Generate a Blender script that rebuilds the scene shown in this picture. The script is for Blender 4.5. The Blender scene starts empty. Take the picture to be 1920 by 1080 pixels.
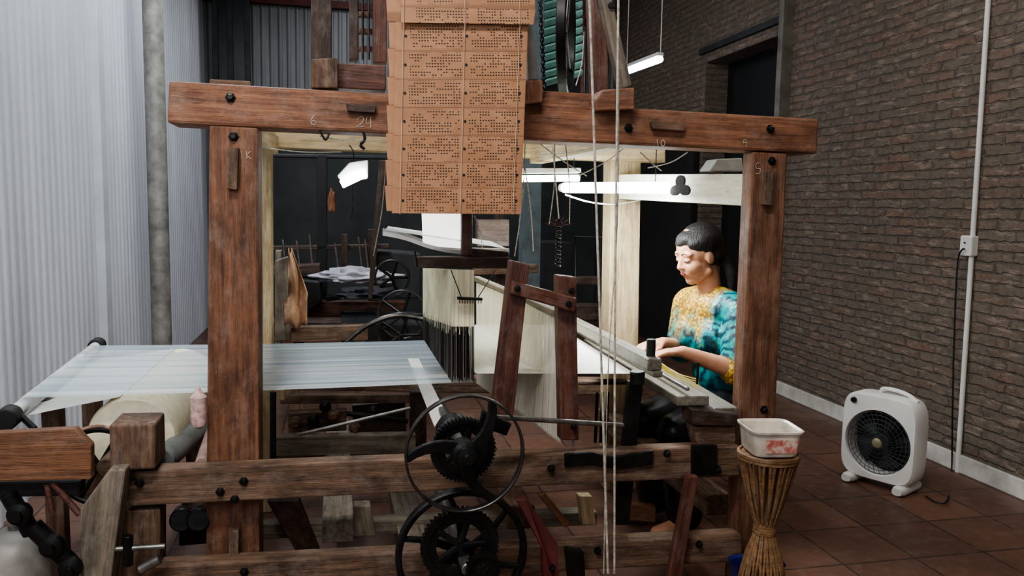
import bpy, bmesh, math, random
from mathutils import Vector, Matrix, noise
from mathutils.bvhtree import BVHTree
random.seed(4)
S=bpy.context.scene; COL=S.collection
try: S.view_settings.look='AgX - Medium High Contrast'
except Exception: pass
F=1490.0
CAM=Vector((0,-2.15,1.28))
RM=Matrix.Rotation(math.radians(-12.5),3,'Z')@Matrix.Rotation(math.radians(90-5.9),3,'X')@Matrix.Rotation(math.radians(1.0),3,'Z')
def ray(x,y): return RM@Vector(((x-960)/F,(540-y)/F,-1))
def onY(x,y,Y):
    d=ray(x,y); return CAM+d*((Y-CAM.y)/d.y)
def onX(x,y,X):
    d=ray(x,y); return CAM+d*((X-CAM.x)/d.x)
def onZ(x,y,Z):
    d=ray(x,y); return CAM+d*((Z-CAM.z)/d.z)
cd=bpy.data.cameras.new('camera'); cam=bpy.data.objects.new('camera',cd); COL.objects.link(cam)
cd.sensor_width=36; cd.lens=F/1920*36; cd.clip_start=.02
cam.matrix_world=Matrix.Translation(CAM)@RM.to_4x4(); S.camera=cam
# ------------------------------------------------------------ materials
def lin(c):
    return tuple(((v/255)/12.92 if v/255<=.04045 else ((v/255+.055)/1.055)**2.4) for v in c)+(1,)
class NT:
    def __init__(s,name):
        s.m=bpy.data.materials.new(name); s.m.use_nodes=True; s.t=s.m.node_tree; s.n=s.t.nodes; s.b=s.n['Principled BSDF']; s.out=s.n['Material Output']
    def add(s,t,**k):
        n=s.n.new(t)
        for a,v in k.items(): setattr(n,a,v)
        return n
    def l(s,a,b): s.t.links.new(a,b)
    def coord(s,scale=(1,1,1),loc=(0,0,0),rot=(0,0,0)):
        c=s.add('ShaderNodeTexCoord'); m=s.add('ShaderNodeMapping'); s.l(c.outputs['Object'],m.inputs['Vector'])
        m.inputs['Scale'].default_value=scale; m.inputs['Location'].default_value=loc; m.inputs['Rotation'].default_value=rot
        return m.outputs['Vector']
    def noise(s,vec,scale,detail=4,rough=.6):
        n=s.add('ShaderNodeTexNoise'); s.l(vec,n.inputs['Vector']); n.inputs['Scale'].default_value=scale; n.inputs['Detail'].default_value=detail; n.inputs['Roughness'].default_value=rough
        return n.outputs['Fac']
    def ramp(s,fac,stops):
        r=s.add('ShaderNodeValToRGB'); s.l(fac,r.inputs['Fac']); e=r.color_ramp.elements
        while len(e)<len(stops): e.new(.5)
        for i,(p,c) in enumerate(stops): e[i].position=p; e[i].color=c
        return r.outputs['Color']
    def mix(s,fac,a,b,mode='MIX'):
        n=s.add('ShaderNodeMix',data_type='RGBA',blend_type=mode)
        if isinstance(fac,(int,float)): n.inputs[0].default_value=fac
        else: s.l(fac,n.inputs[0])
        for i,v in ((6,a),(7,b)):
            if isinstance(v,tuple): n.inputs[i].default_value=v
            else: s.l(v,n.inputs[i])
        return n.outputs[2]
    def math(s,op,a,b=0.0,c=0.0):
        n=s.add('ShaderNodeMath',operation=op)
        for i,v in enumerate((a,b,c)):
            if isinstance(v,(int,float)): n.inputs[i].default_value=v
            else: s.l(v,n.inputs[i])
        return n.outputs[0]
    def bump(s,h,strength=.3,dist=.005):
        n=s.add('ShaderNodeBump'); s.l(h,n.inputs['Height']); n.inputs['Strength'].default_value=strength; n.inputs['Distance'].default_value=dist
        s.l(n.outputs['Normal'],s.b.inputs['Normal'])
    def base(s,c):
        if isinstance(c,tuple): s.b.inputs['Base Color'].default_value=c
        else: s.l(c,s.b.inputs['Base Color'])
    def rm(s,r,m=0.0):
        s.b.inputs['Roughness'].default_value=r; s.b.inputs['Metallic'].default_value=m
def wood(name,dark,light,rough=.6,stain=.5,stainc=(24,17,13)):
    m=NT(name); oi=m.add('ShaderNodeObjectInfo')
    tc=m.add('ShaderNodeTexCoord'); off=m.add('ShaderNodeVectorMath',operation='ADD'); m.l(tc.outputs['Object'],off.inputs[0]); cb=m.add('ShaderNodeCombineXYZ'); m.l(m.math('MULTIPLY',oi.outputs['Random'],17.0),cb.inputs['X']); m.l(cb.outputs[0],off.inputs[1])
    def mp(sc):
        q=m.add('ShaderNodeMapping'); m.l(off.outputs[0],q.inputs['Vector']); q.inputs['Scale'].default_value=sc; return q.outputs['Vector']
    n1=m.noise(mp((1.3,22,22)),3.0,9,.7)
    c=m.ramp(n1,[(.34,lin(dark)),(.64,lin(light))])
    n2=m.noise(mp((3,5,5)),1.8,6,.7)
    c=m.mix(m.ramp(n2,[(.45,(0,0,0,1)),(.68,(stain,stain,stain,1))]),c,lin(stainc))
    n4=m.noise(mp((6,9,9)),2.2,7,.75); dust=tuple(min(255,x*.5+88) for x in light)
    c=m.mix(m.ramp(n4,[(.48,(0,0,0,1)),(.72,(.45,.45,.45,1))]),c,lin(dust))
    n3=m.noise(mp((3,60,60)),6,3); g=m.ramp(n3,[(.60,(0,0,0,1)),(.70,(.6,.6,.6,1))])
    c=m.mix(g,c,lin(stainc)); m.base(c); m.rm(rough); m.bump(m.math('ADD',n1,m.math('MULTIPLY',n3,-.6)),.6,.005); return m.m
def plain(name,c,rough=.5,metal=0.0,var=.25,scale=8,bump=.15):
    m=NT(name); v=m.coord(); n=m.noise(v,scale,5)
    c1=lin(tuple(x*(1-var) for x in c)); c2=lin(tuple(min(255,x*(1+var*.5)) for x in c))
    m.base(m.ramp(n,[(.3,c1),(.7,c2)])); m.rm(rough,metal); m.bump(n,bump,.004); return m.m
def emit(name,c,st):
    m=NT(name); m.base(lin(c)); m.b.inputs['Emission Color'].default_value=lin(c); m.b.inputs['Emission Strength'].default_value=st
    return m.m
W_BEAM=wood('beam_wood',(96,59,42),(164,113,82),.6)
W_POST=wood('post_wood',(83,53,38),(147,101,73),.6,.6)
W_OLD=wood('old_wood',(70,52,41),(138,108,85),.75,.7)
W_GREY=wood('grey_wood',(86,77,66),(150,138,120),.75,.5)
W_CREAM=wood('pale_wood',(158,132,94),(212,192,152),.6,.4,(90,66,40))
W_WHITE=wood('painted_board',(230,222,196),(250,246,228),.5,.1,(170,150,116))
W_DARK=wood('dark_wood',(36,26,21),(80,55,43),.5,.6)
W_RED=wood('red_stained_wood',(62,36,28),(112,68,52),.5,.4)
W_ORANGE=wood('orange_wood',(98,62,40),(142,98,66),.55,.5)
W_RACE=wood('worn_race_wood',(72,66,57),(132,124,108),.4,.5)
IRON=plain('black_iron',(40,39,39),.4,.55,.5,14)
IRON2=plain('dark_rim_iron',(84,82,80),.34,.8,.4,20)
STEEL=plain('worn_steel',(140,138,134),.35,.8,.35,20)
GALV=plain('galvanised_steel',(158,156,150),.55,.3,.25,12)
ROPE=plain('cotton_rope',(186,178,164),.85,0,.3,60)
WHITEP=plain('white_plastic',(222,220,214),.4,0,.06,5,.03)
CREAMROLL=plain('cream_yarn',(250,242,212),.8,0,.06,40,.3)
BLACKRUB=plain('black_rubber',(24,24,25),.6,0,.3,10)
DKGREY=plain('dark_grey_paint',(48,50,52),.6,.1,.3,6)
CHALK=plain('chalk',(206,192,176),.9,0,.3,90)
BAMBOO=wood('bamboo',(98,70,44),(158,120,80),.5,.4,(50,30,16))
# ------------------------------------------------------------ mesh helpers
WM={}
def reg(o,M,parent=None):
    if parent is not None:
        o.parent=parent; o.matrix_parent_inverse=WM[parent.name].inverted()
    o.matrix_basis=M; WM[o.name]=M.copy(); return o
def mk(name,bm,mat,M=Matrix.Identity(4),parent=None,smooth=False,bevel=0,seg=2):
    bmesh.ops.recalc_face_normals(bm,faces=bm.faces)
    me=bpy.data.meshes.new(name); bm.to_mesh(me); bm.free()
    if isinstance(mat,(list,tuple)):
        for x in mat: me.materials.append(x)
    else: me.materials.append(mat)
    o=bpy.data.objects.new(name,me); COL.objects.link(o); reg(o,M,parent)
    if smooth:
        for p in me.polygons: p.use_smooth=True
        if smooth!='all':
            me.set_sharp_from_angle(angle=math.radians(40))
    if bevel:
        b=o.modifiers.new('bevel','BEVEL'); b.width=bevel; b.segments=seg; b.limit_method='ANGLE'
    return o
def empty(name,loc,parent=None):
    o=bpy.data.objects.new(name,None); o.empty_display_size=.1; COL.objects.link(o); return reg(o,Matrix.Translation(Vector(loc)),parent)
def lab(o,cat,label,group=None,kind=None):
    o['category']=cat; o['label']=label
    if group:o['group']=group
    if kind:o['kind']=kind
    return o
def frame(c,x,up):
    x=x.normalized(); z=up-x*up.dot(x)
    if z.length<1e-5: z=Vector((0,1,0))-x*x.y
    z.normalize(); y=z.cross(x)
    m=Matrix((x,y,z)).transposed().to_4x4(); m.translation=c; return m
def slab(name,pts,ext,mat,parent=None,bevel=.004,sub=False):
    pts=[Vector(p) for p in pts]; ext=Vector(ext); c=sum(pts,Vector())/len(pts)+ext/2
    e=max(((pts[(i+1)%len(pts)]-pts[i]) for i in range(len(pts))),key=lambda v:v.length)
    M=frame(c,e,ext); I=M.inverted(); bm=bmesh.new()
    a=[bm.verts.new(I@p) for p in pts]; b=[bm.verts.new(I@(p+ext)) for p in pts]
    bm.faces.new(a); bm.faces.new(b[::-1]); n=len(pts)
    for i in range(n): bm.faces.new((a[i],b[i],b[(i+1)%n],a[(i+1)%n]))
    return mk(name,bm,mat,M,parent,bevel=bevel)
def pq(name,px,Y,depth,mat,parent=None,bevel=.004):
    return slab(name,[onY(x,y,Y) for x,y in px],(0,depth,0),mat,parent,bevel)
def beam(name,p0,p1,w,h,mat,parent=None,up=(0,0,1),bevel=.004):
    p0=Vector(p0);p1=Vector(p1); M=frame((p0+p1)/2,p1-p0,Vector(up)); L=(p1-p0).length/2
    bm=bmesh.new(); bmesh.ops.create_cube(bm,size=1); bmesh.ops.scale(bm,vec=(2*L,w,h),verts=bm.verts)
    return mk(name,bm,mat,M,parent,bevel=bevel)
def lathe(name,c,axis,prof,mat,parent=None,seg=40,smooth=True,closed=False):
    axis=Vector(axis); z=axis.normalized(); x=Vector((1,0,0)) if abs(z.x)<.9 else Vector((0,1,0)); M=frame(Vector(c),x-z*x.dot(z),z)
    bm=bmesh.new(); rows=[]
    for r,h in prof:
        if r<1e-6: rows.append([bm.verts.new((0,0,h))])
        else: rows.append([bm.verts.new((r*math.cos(2*math.pi*i/seg),r*math.sin(2*math.pi*i/seg),h)) for i in range(seg)])
    pr=list(zip(rows,rows[1:]))+([(rows[-1],rows[0])] if closed else [])
    for a,b in pr:
        for i in range(seg):
            j=(i+1)%seg
            if len(a)==1 and len(b)==1: continue
            if len(a)==1: bm.faces.new((a[0],b[j],b[i]))
            elif len(b)==1: bm.faces.new((a[i],a[j],b[0]))
            else: bm.faces.new((a[i],a[j],b[j],b[i]))
    return mk(name,bm,mat,M,parent,smooth=smooth)
def cyl(name,p0,p1,r,mat,parent=None,r2=None,seg=24):
    p0=Vector(p0);p1=Vector(p1);L=(p1-p0).length; r2=r if r2 is None else r2; b=min(r,r2)*.12
    return lathe(name,p0,p1-p0,[(0,0),(r-b,0),(r,b),(r2,L-b),(r2-b,L),(0,L)],mat,parent,seg)
def ringo(name,c,axis,R,w,h,mat,parent=None,seg=64):
    b=min(w,h)*.25
    return lathe(name,c,axis,[(R-w+b,-h/2),(R-b,-h/2),(R,-h/2+b),(R,h/2-b),(R-b,h/2),(R-w+b,h/2),(R-w,h/2-b),(R-w,-h/2+b)],mat,parent,seg,closed=True)
def tubebm(bm,pts,r,seg=8,r2=None,mi=0):
    pts=[Vector(p) for p in pts]; rows=[]; n=len(pts)
    up=Vector((0,0,1))
    for i,p in enumerate(pts):
        d=(pts[min(i+1,n-1)]-pts[max(i-1,0)]).normalized()
        x=up.cross(d)
        if x.length<.1: x=Vector((1,0,0)).cross(d)
        x.normalize(); y=d.cross(x); rr=r if r2 is None else r+(r2-r)*i/(n-1)
        rows.append([bm.verts.new(p+x*rr*math.cos(2*math.pi*k/seg)+y*rr*math.sin(2*math.pi*k/seg)) for k in range(seg)])
    for a,b in zip(rows,rows[1:]):
        for k in range(seg): bm.faces.new((a[k],a[(k+1)%seg],b[(k+1)%seg],b[k])).material_index=mi
    bm.faces.new(rows[0]).material_index=mi; bm.faces.new(rows[-1][::-1]).material_index=mi
def smoothpts(pts,n=6):
    pts=[Vector(p) for p in pts]; out=[]
    for i in range(len(pts)-1):
        p0=pts[max(i-1,0)];p1=pts[i];p2=pts[i+1];p3=pts[min(i+2,len(pts)-1)]
        for k in range(n):
            t=k/n; out.append(.5*((2*p1)+(p2-p0)*t+(2*p0-5*p1+4*p2-p3)*t*t+(3*p1-p0-3*p2+p3)*t**3))
    out.append(pts[-1]); return out
def tube(name,pts,r,mat,parent=None,seg=8,sm=False,r2=None):
    pts=smoothpts(pts) if sm else [Vector(p) for p in pts]
    c=pts[0]; bm=bmesh.new(); tubebm(bm,[p-c for p in pts],r,seg,r2)
    return mk(name,bm,mat,Matrix.Translation(c),parent,smooth=True)
def bolt(px,py,Y,parent,r=.009,mat=None):
    p=onY(px,py,Y)
    return lathe('bolt',p,(0,-1,0),[(0,-.004),(r*1.5,-.004),(r*1.5,.002),(r,.003),(r,.011),(r*.7,.014),(0,.014)],mat or IRON,parent,6 if r>.0075 else 12,smooth=False)
def stroke(name,px,Y,parent,r=.0009):
    tube(name,[onY(x,y,Y) for x,y in px],r,CHALK,parent,5,True)
# ------------------------------------------------------------ room
WR=3.03; WL=-1.29; YB=6.45; YF=-3.2; ZC=3.6
def quadmesh(name,quads,mat,kind='structure'):
    bm=bmesh.new()
    for q in quads: bm.faces.new([bm.verts.new(p) for p in q])
    me=bpy.data.meshes.new(name); bm.to_mesh(me); bm.free(); me.materials.append(mat)
    o=bpy.data.objects.new(name,me); COL.objects.link(o); o['kind']=kind; WM[name]=Matrix.Identity(4); return o
m=NT('terracotta_tiles'); v=m.coord(); b=m.add('ShaderNodeTexBrick',offset=0.0,squash=1.0); m.l(v,b.inputs['Vector'])
for k,val in (('Scale',1.0),('Mortar Size',.005),('Mortar Smooth',.2),('Brick Width',.3),('Row Height',.3),('Bias',0.0)): b.inputs[k].default_value=val
b.inputs['Color1'].default_value=lin((122,84,66)); b.inputs['Color2'].default_value=lin((96,68,55)); b.inputs['Mortar'].default_value=lin((50,39,33))
n=m.noise(v,3,6); n2=m.noise(v,22,5)
c=m.mix(m.ramp(n,[(.35,(.0,.0,.0,1)),(.7,(.6,.6,.6,1))]),b.outputs['Color'],lin((76,60,52)))
c=m.mix(m.ramp(n2,[(.5,(0,0,0,1)),(.72,(.4,.4,.4,1))]),c,lin((128,110,96))); m.base(c)
m.l(m.ramp(n,[(.3,(.3,.3,.3,1)),(.7,(.6,.6,.6,1))]),m.b.inputs['Roughness']); m.bump(m.math('SUBTRACT',n2,m.math('MULTIPLY',b.outputs['Fac'],2.0)),.35,.004)
quadmesh('floor',[[(WL-.6,YF,0),(WR+1.6,YF,0),(WR+1.6,YB+.3,0),(WL-.6,YB+.3,0)]],m.m)
m=NT('rough_brickwork'); tc=m.add('ShaderNodeTexCoord'); sep=m.add('ShaderNodeSeparateXYZ'); m.l(tc.outputs['Object'],sep.inputs[0]); cb=m.add('ShaderNodeCombineXYZ'); m.l(sep.outputs['Y'],cb.inputs['X']); m.l(sep.outputs['Z'],cb.inputs['Y'])
wn=m.noise(tc.outputs['Object'],9,3); wn2=m.noise(tc.outputs['Object'],28,2); wob=m.add('ShaderNodeVectorMath',operation='ADD'); cb2=m.add('ShaderNodeCombineXYZ'); m.l(m.math('ADD',m.math('MULTIPLY',m.math('SUBTRACT',wn,.5),.026),m.math('MULTIPLY',m.math('SUBTRACT',wn2,.5),.018)),cb2.inputs['Y']); m.l(m.math('MULTIPLY',m.math('SUBTRACT',wn,.5),.08),cb2.inputs['X'])
m.l(cb.outputs[0],wob.inputs[0]); m.l(cb2.outputs[0],wob.inputs[1])
b=m.add('ShaderNodeTexBrick',offset=.5); m.l(wob.outputs[0],b.inputs['Vector'])
for k,val in (('Scale',1.0),('Mortar Size',.009),('Mortar Smooth',.6),('Brick Width',.225),('Row Height',.050),('Bias',-.35)): b.inputs[k].default_value=val
b.inputs['Color1'].default_value=lin((120,107,94)); b.inputs['Color2'].default_value=lin((134,98,82)); b.inputs['Mortar'].default_value=lin((94,86,77))
n=m.noise(tc.outputs['Object'],4,6,.7); n2=m.noise(tc.outputs['Object'],26,6,.75)
mp=m.add('ShaderNodeMapping'); m.l(tc.outputs['Object'],mp.inputs['Vector']); mp.inputs['Scale'].default_value=(1,5,26); n5=m.noise(mp.outputs[0],1.6,4,.7)
c=m.mix(m.ramp(n,[(.38,(0,0,0,1)),(.58,(.8,.8,.8,1))]),b.outputs['Color'],lin((110,100,89)))
c=m.mix(m.ramp(n2,[(.48,(0,0,0,1)),(.62,(.55,.55,.55,1))]),c,lin((76,66,58)))
c=m.mix(m.ramp(n5,[(.55,(0,0,0,1)),(.64,(.7,.7,.7,1))]),c,lin((154,136,122))); m.base(c); m.rm(.9)
m.bump(m.math('ADD',m.math('MULTIPLY',b.outputs['Fac'],-.7),m.math('MULTIPLY',n2,1.0)),.85,.011); BRICK=m.m
DY0,DY1,DZ=3.0,4.15,2.5
quadmesh('wall_right',[[(WR,YF,0),(WR,DY0,0),(WR,DY0,ZC),(WR,YF,ZC)],[(WR,DY1,0),(WR,YB,0),(WR,YB,ZC),(WR,DY1,ZC)],[(WR,DY0,DZ),(WR,DY1,DZ),(WR,DY1,ZC),(WR,DY0,ZC)],
 [(WR,DY0,0),(WR+.22,DY0,0),(WR+.22,DY0,DZ),(WR,DY0,DZ)],[(WR,DY1,0),(WR+.22,DY1,0),(WR+.22,DY1,DZ),(WR,DY1,DZ)],[(WR,DY0,DZ),(WR+.22,DY0,DZ),(WR+.22,DY1,DZ),(WR,DY1,DZ)]],BRICK)
DOOR_SHADE=plain('doorway_shade',(14,15,17),.7,0,.3,3)
quadmesh('door_1',[[(WR+.2,DY0,0),(WR+.2,DY1,0),(WR+.2,DY1,DZ),(WR+.2,DY0,DZ)]],DOOR_SHADE)  # near-black sheet paints in the unlit space of the open doorway
o=beam('trim_1',(WR-.03,2.88,0),(WR-.03,2.88,ZC),.1,.06,plain('grey_post_paint',(112,106,98),.7)); o['kind']='structure'
o=beam('trim_2',(WR+.0,DY0-.05,DZ+.1),(WR+.0,DY1+.1,DZ+.1),.06,.05,DKGREY); o['kind']='structure'
o=beam('shade_panel',(WR-.04,DY1+.05,.95),(WR-.04,YB-.15,.95),.05,1.9,plain('painted_shade',(34,33,34),.8,0,.3,3)); o['kind']='structure'  # added dark panel stands in for shade along the right wall
o=beam('baseboard_right',(WR-.008,YF,.045),(WR-.008,DY0-.18,.045),.016,.09,plain('skirting_paint',(206,202,194),.5,0,.2,6)); o['kind']='structure'
def corr(name,a,bp,z0,z1,nrm,mat,pitch=.085,amp=.012):
    a=Vector(a);bp=Vector(bp);L=(bp-a).length;d=(bp-a)/L;nrm=Vector(nrm);bm=bmesh.new();n=int(L/pitch);prev=None
    for i in range(n):
        for fr,h in ((0,0),(.45,0),(.58,.8),(.72,1),(.86,.8)):
            p=a+d*((i+fr)*pitch)+nrm*h*amp
            v=(bm.verts.new((p.x,p.y,z0)),bm.verts.new((p.x,p.y,z1)))
            if prev: bm.faces.new((prev[0],v[0],v[1],prev[1]))
            prev=v
    o=mk(name,bm,mat); o['kind']='structure'; return o
m=NT('corrugated_sheet'); v=m.coord((1,1,.25)); n=m.noise(v,3,4); m.base(m.ramp(n,[(.3,lin((198,203,212))),(.7,lin((224,229,236)))])); m.rm(.5,.05); CORR=m.m
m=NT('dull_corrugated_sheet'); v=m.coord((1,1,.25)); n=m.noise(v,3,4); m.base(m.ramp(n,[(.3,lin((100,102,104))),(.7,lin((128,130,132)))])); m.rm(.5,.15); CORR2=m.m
corr('wall_left',(WL,YF,0),(WL,YB+.08,0),0,ZC,(1,0,0),CORR)
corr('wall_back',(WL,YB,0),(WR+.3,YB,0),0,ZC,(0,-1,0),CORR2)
o=beam('trim_3',(WL+.03,2.62,0),(WL+.03,2.62,ZC),.05,.11,CORR); o['kind']='structure'
o=beam('trim_4',(WL,YB-.06,3.28),(WR,YB-.06,3.28),.05,.07,plain('red_oxide_steel',(92,44,38),.6,.2)); o['kind']='structure'
quadmesh('ceiling',[[(WL-.1,YF,ZC),(WR+.3,YF,ZC),(WR+.3,YB+.1,ZC),(WL-.1,YB+.1,ZC)]],plain('ceiling_sheet',(74,72,70),.7,.1))
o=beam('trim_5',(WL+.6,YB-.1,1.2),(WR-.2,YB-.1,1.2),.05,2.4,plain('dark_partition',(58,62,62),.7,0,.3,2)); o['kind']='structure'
p=onX(297,400,WL+.16)
c=cyl('steel_column',(p.x,p.y,0),(p.x,p.y,ZC),.062,GALV); lab(c,'column','round galvanised steel column beside the corrugated wall')
fx=[onY(x,100,YB-.3).x for x in (404,432,464)]
f=empty('steel_window_frame',(fx[1],YB-.3,0)); lab(f,'window frame','dark steel window frame standing against the corrugated wall')
for xx in fx: beam('frame_bar',(xx,YB-.3,0),(xx,YB-.3,3.4),.05,.06,DKGREY,f,up=(0,1,0))
for zz in (1.3,2.4,3.35): beam('frame_bar',(fx[0],YB-.3,zz),(fx[2],YB-.3,zz),.05,.05,DKGREY,f)
beam('frame_pane',((fx[0]+fx[2])/2,YB-.27,0),((fx[0]+fx[2])/2,YB-.27,3.35),fx[2]-fx[0],.01,plain('dark_pane',(44,50,56),.3),f,up=(0,1,0))
p0=onX(1857,-60,WR-.015); p1=onX(1795,886,WR-.015)
cy=(p0.y+p1.y)/2
cn=empty('electrical_conduit',(WR-.015,cy,.1)); lab(cn,'conduit','white plastic electrical conduit with socket box on brick wall')
cyl('pipe',p1,p0,.012,WHITEP,cn)
pb=onX(1817,461,WR-.02); beam('socket_box',pb+Vector((0,0,-.05)),pb+Vector((0,0,.05)),.075,.045,WHITEP,cn,up=(1,0,0),bevel=.008)
for dz in(-.015,.015): cyl('screw',pb+Vector((-.024,0,dz)),pb+Vector((-.03,0,dz)),.004,IRON,cn,seg=8)
tube('fan_cable',[onX(1806,466,WR-.06),onX(1796,490,WR-.05),onX(1790,600,WR-.04),onX(1786,760,WR-.04),onX(1784,890,WR-.05),onZ(1776,938,.012),onZ(1757,942,.012),onZ(1735,930,.012)],.004,BLACKRUB,cn,sm=True)
# ------------------------------------------------------------ box fan
e=Vector((.45,-.893,0)).normalized(); nrm=Vector((-.893,-.45,0)).normalized(); 
fb=onZ(1650,910,0)
fan=empty('box_fan',fb); lab(fan,'fan','white plastic box fan with round black grille on tiled floor')
FH=.205; FWd=.178; fc=fb+Vector((0,0,FH+.03)); FM=Matrix((e,Vector((0,0,1)),nrm)).transposed().to_4x4(); FM.translation=fc
def sup(a,b,n,N=72,z=0):
    out=[]
    for i in range(N):
        t=2*math.pi*i/N; c=math.cos(t); s=math.sin(t)
        out.append(Vector((a*math.copysign(abs(c)**(2/n),c),b*math.copysign(abs(s)**(2/n),s),z)))
    return out
def loft(name,loops,mat,M,parent=None,cap0=False,cap1=False,closed=False,smooth=True):
    bm=bmesh.new(); R=[[bm.verts.new(p) for p in l] for l in loops]; N=len(R[0])
    pr=list(zip(R,R[1:]))+([(R[-1],R[0])] if closed else [])
    for a,b in pr:
        for i in range(N): bm.faces.new((a[i],a[(i+1)%N],b[(i+1)%N],b[i]))
    if cap0: bm.faces.new(R[0])
    if cap1: bm.faces.new(R[-1])
    return mk(name,bm,mat,M,parent,smooth=smooth)
def dn(l,dy): return [Vector((p.x,p.y+dy,p.z)) for p in l]
loft('fan_housing',[dn(sup(.148,.148,2,z=.045),-.02),dn(sup(.154,.154,2,z=.06),-.02),sup(.168,.195,5,z=.06),sup(FWd,FH,5,z=.045),sup(FWd,FH,5,z=-.05),sup(.165,.19,5,z=-.065),dn(sup(.148,.148,2,z=-.065),-.02),dn(sup(.146,.146,2,z=-.04),-.02)],WHITEP,FM,fan,closed=True)
FM2=FM@Matrix.Translation((0,-.02,0))
bm=bmesh.new()
for r in (.03,.05,.07,.09,.11,.13,.145):
    tubebm(bm,[Vector((r*math.cos(2*math.pi*i/40),r*math.sin(2*math.pi*i/40),.05+.012*(1-r/.15))) for i in range(41)],.0014,5)
for i in range(36):
    a=2*math.pi*i/36; tubebm(bm,[Vector((r*math.cos(a+k),r*math.sin(a+k),z)) for r,k,z in ((.025,0,.063),(.08,.12,.057),(.146,.3,.05))],.0012,5)
mk('grille',bm,plain('grille_grey',(66,68,70),.4),FM2,fan,smooth=True)
lathe('grille_cap',FM2@Vector((0,0,.056)),nrm,[(0,.012),(.018,.01),(.024,.004),(.024,0)],plain('cap',(150,140,110),.4),fan,24)
lathe('back_panel',FM2@Vector((0,0,-.05)),nrm,[(0,0),(.148,0),(.148,.004),(0,.004)],BLACKRUB,fan,48)
for i in range(5):
    a=2*math.pi*i/5; bm=bmesh.new(); prev=None
    for k in range(7):
        r=.03+.105*k/6; w=.25+.35*k/6
        row=[bm.verts.new((r*math.cos(a+w*s-.1),r*math.sin(a+w*s-.1),-.01+.02*s*(1-.3*k/6))) for s in (-.9,-.3,.3,.9)]
        if prev:
            for j in range(3): bm.faces.new((prev[j],prev[j+1],row[j+1],row[j]))
        prev=row
    o=mk('blade',bm,DKGREY,FM2,fan,smooth=True); o.modifiers.new('s','SOLIDIFY').thickness=.002
lathe('hub',FM2@Vector((0,0,-.03)),nrm,[(0,0),(.034,0),(.034,.04),(.028,.045),(0,.045)],DKGREY,fan,24)
tube('handle',[FM@Vector(p) for p in ((-.03,FH-.01,-.01),(-.02,FH+.018,-.01),(.04,FH+.022,-.01),(.1,FH+.01,-.01),(.14,FH-.015,-.01))],.01,WHITEP,fan,sm=True)
lathe('knob',FM@Vector((-.12,.162,.058)),nrm,[(0,.014),(.012,.014),(.014,0)],IRON,fan,20)
for s in(-1,1):
    loft('foot',[sup(.026,.018,2.5,32,-.1),sup(.03,.022,2.5,32,-.08),sup(.03,.022,2.5,32,.07),sup(.022,.016,2.5,32,.095)],WHITEP,FM@Matrix.Translation((s*.12,-FH-.008,0)),fan,True,True)
# ------------------------------------------------------------ loom
L=empty('weaving_loom',(.55,.5,0)); lab(L,'loom','large timber jacquard loom frame with iron flywheels, threaded with white warp')
tb=pq('top_beam',[(316,151),(1537,223),(1533,288),(313,231)],0,.125,W_BEAM,L,.008)
lp=pq('post',[(392,234),(484,239),(489,1330),(386,1330)],.004,.115,W_POST,L,.006)
rp=pq('post',[(1412,284),(1477,288),(1434,1230),(1369,1230)],.004,.062,W_POST,L,.006)
blp=pq('post',[(452,240),(508,243),(511,990),(455,990)],1.16,.11,W_CREAM,L,.006)
brp=pq('post',[(1147,276),(1203,279),(1190,1000),(1134,1000)],1.16,.11,W_CREAM,L,.006)
for pst in (blp,brp,lp,rp):
    Mi=WM[pst.name]; inv=Mi.inverted()
    for vv in pst.data.vertices:
        w=Mi@vv.co
        if w.z<.4:
            w.z=0.0; vv.co=inv@w
rail=pq('rail',[(236,884),(1388,836),(1388,893),(240,950)],-.062,.06,W_OLD,L,.005)
rail2=pq('rail',[(285,1062),(1392,1003),(1392,1053),(285,1116)],-.062,.06,W_OLD,L,.005)
pq('top_beam',[(430,240),(1248,274),(1248,305),(430,273)],1.1,.1,W_CREAM,L)
pq('rail',[(440,700),(1210,712),(1210,742),(440,730)],1.27,.05,W_OLD,L)
pq('rail',[(440,835),(1210,850),(1210,880),(440,865)],1.27,.05,W_OLD,L)
a=onY(484,245,.12)
beam('cross_beam',(a.x-.06,.13,1.5),(a.x-.06,1.1,1.5),.09,.07,W_CREAM,L)
sb=slab('side_board',[onY(1397,326,.13),onY(1397,386,.13),onY(1160,373,1.14),onY(1160,327,1.14)],(.035,0,0),W_WHITE,L,.003)
for x in(.42,.82):
    beam('cross_beam',(x,.13,1.485),(x,1.12,1.485),.06,.055,W_CREAM,L)
beam('cross_beam',(.0,.13,.33),(.0,1.25,.33),.09,.07,W_GREY,L)
beam('cross_beam',(.55,.13,.33),(.55,1.25,.33),.08,.07,W_OLD,L)
beam('cross_beam',(1.2,.13,.33),(1.2,1.25,.33),.08,.07,W_OLD,L)
beam('cross_beam',(.25,.1,.12),(.25,1.25,.12),.1,.08,W_GREY,L)
pq('rail',[(480,985),(1120,960),(1120,985),(480,1012)],.55,.06,W_GREY,L)
pq('strut',[(612,948),(662,948),(668,1010),(618,1010)],.42,.06,W_GREY,L)
for q,Y,par in (([(424,275),(447,277),(444,356),(424,354)],-.02,lp),([(1436,318),(1452,319),(1450,386),(1434,384)],-.02,rp),([(649,194),(706,198),(703,212),(652,208)],-.018,tb),([(1222,227),(1286,232),(1283,246),(1225,242)],-.02,tb),([(428,995),(448,995),(446,1075),(430,1075)],-.02,lp)):
    pq('peg',q,Y,.04,W_DARK if Y>-.019 else W_OLD,par,.002)
for x,y,par in ((432,183,tb),(1444,242,tb),(1178,240,tb)): bolt(x,y,0,par)
bolt(438,256,.004,lp)
for x,y in ((1447,302),(1432,768)): bolt(x,y,.004,rp,.009)
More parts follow.
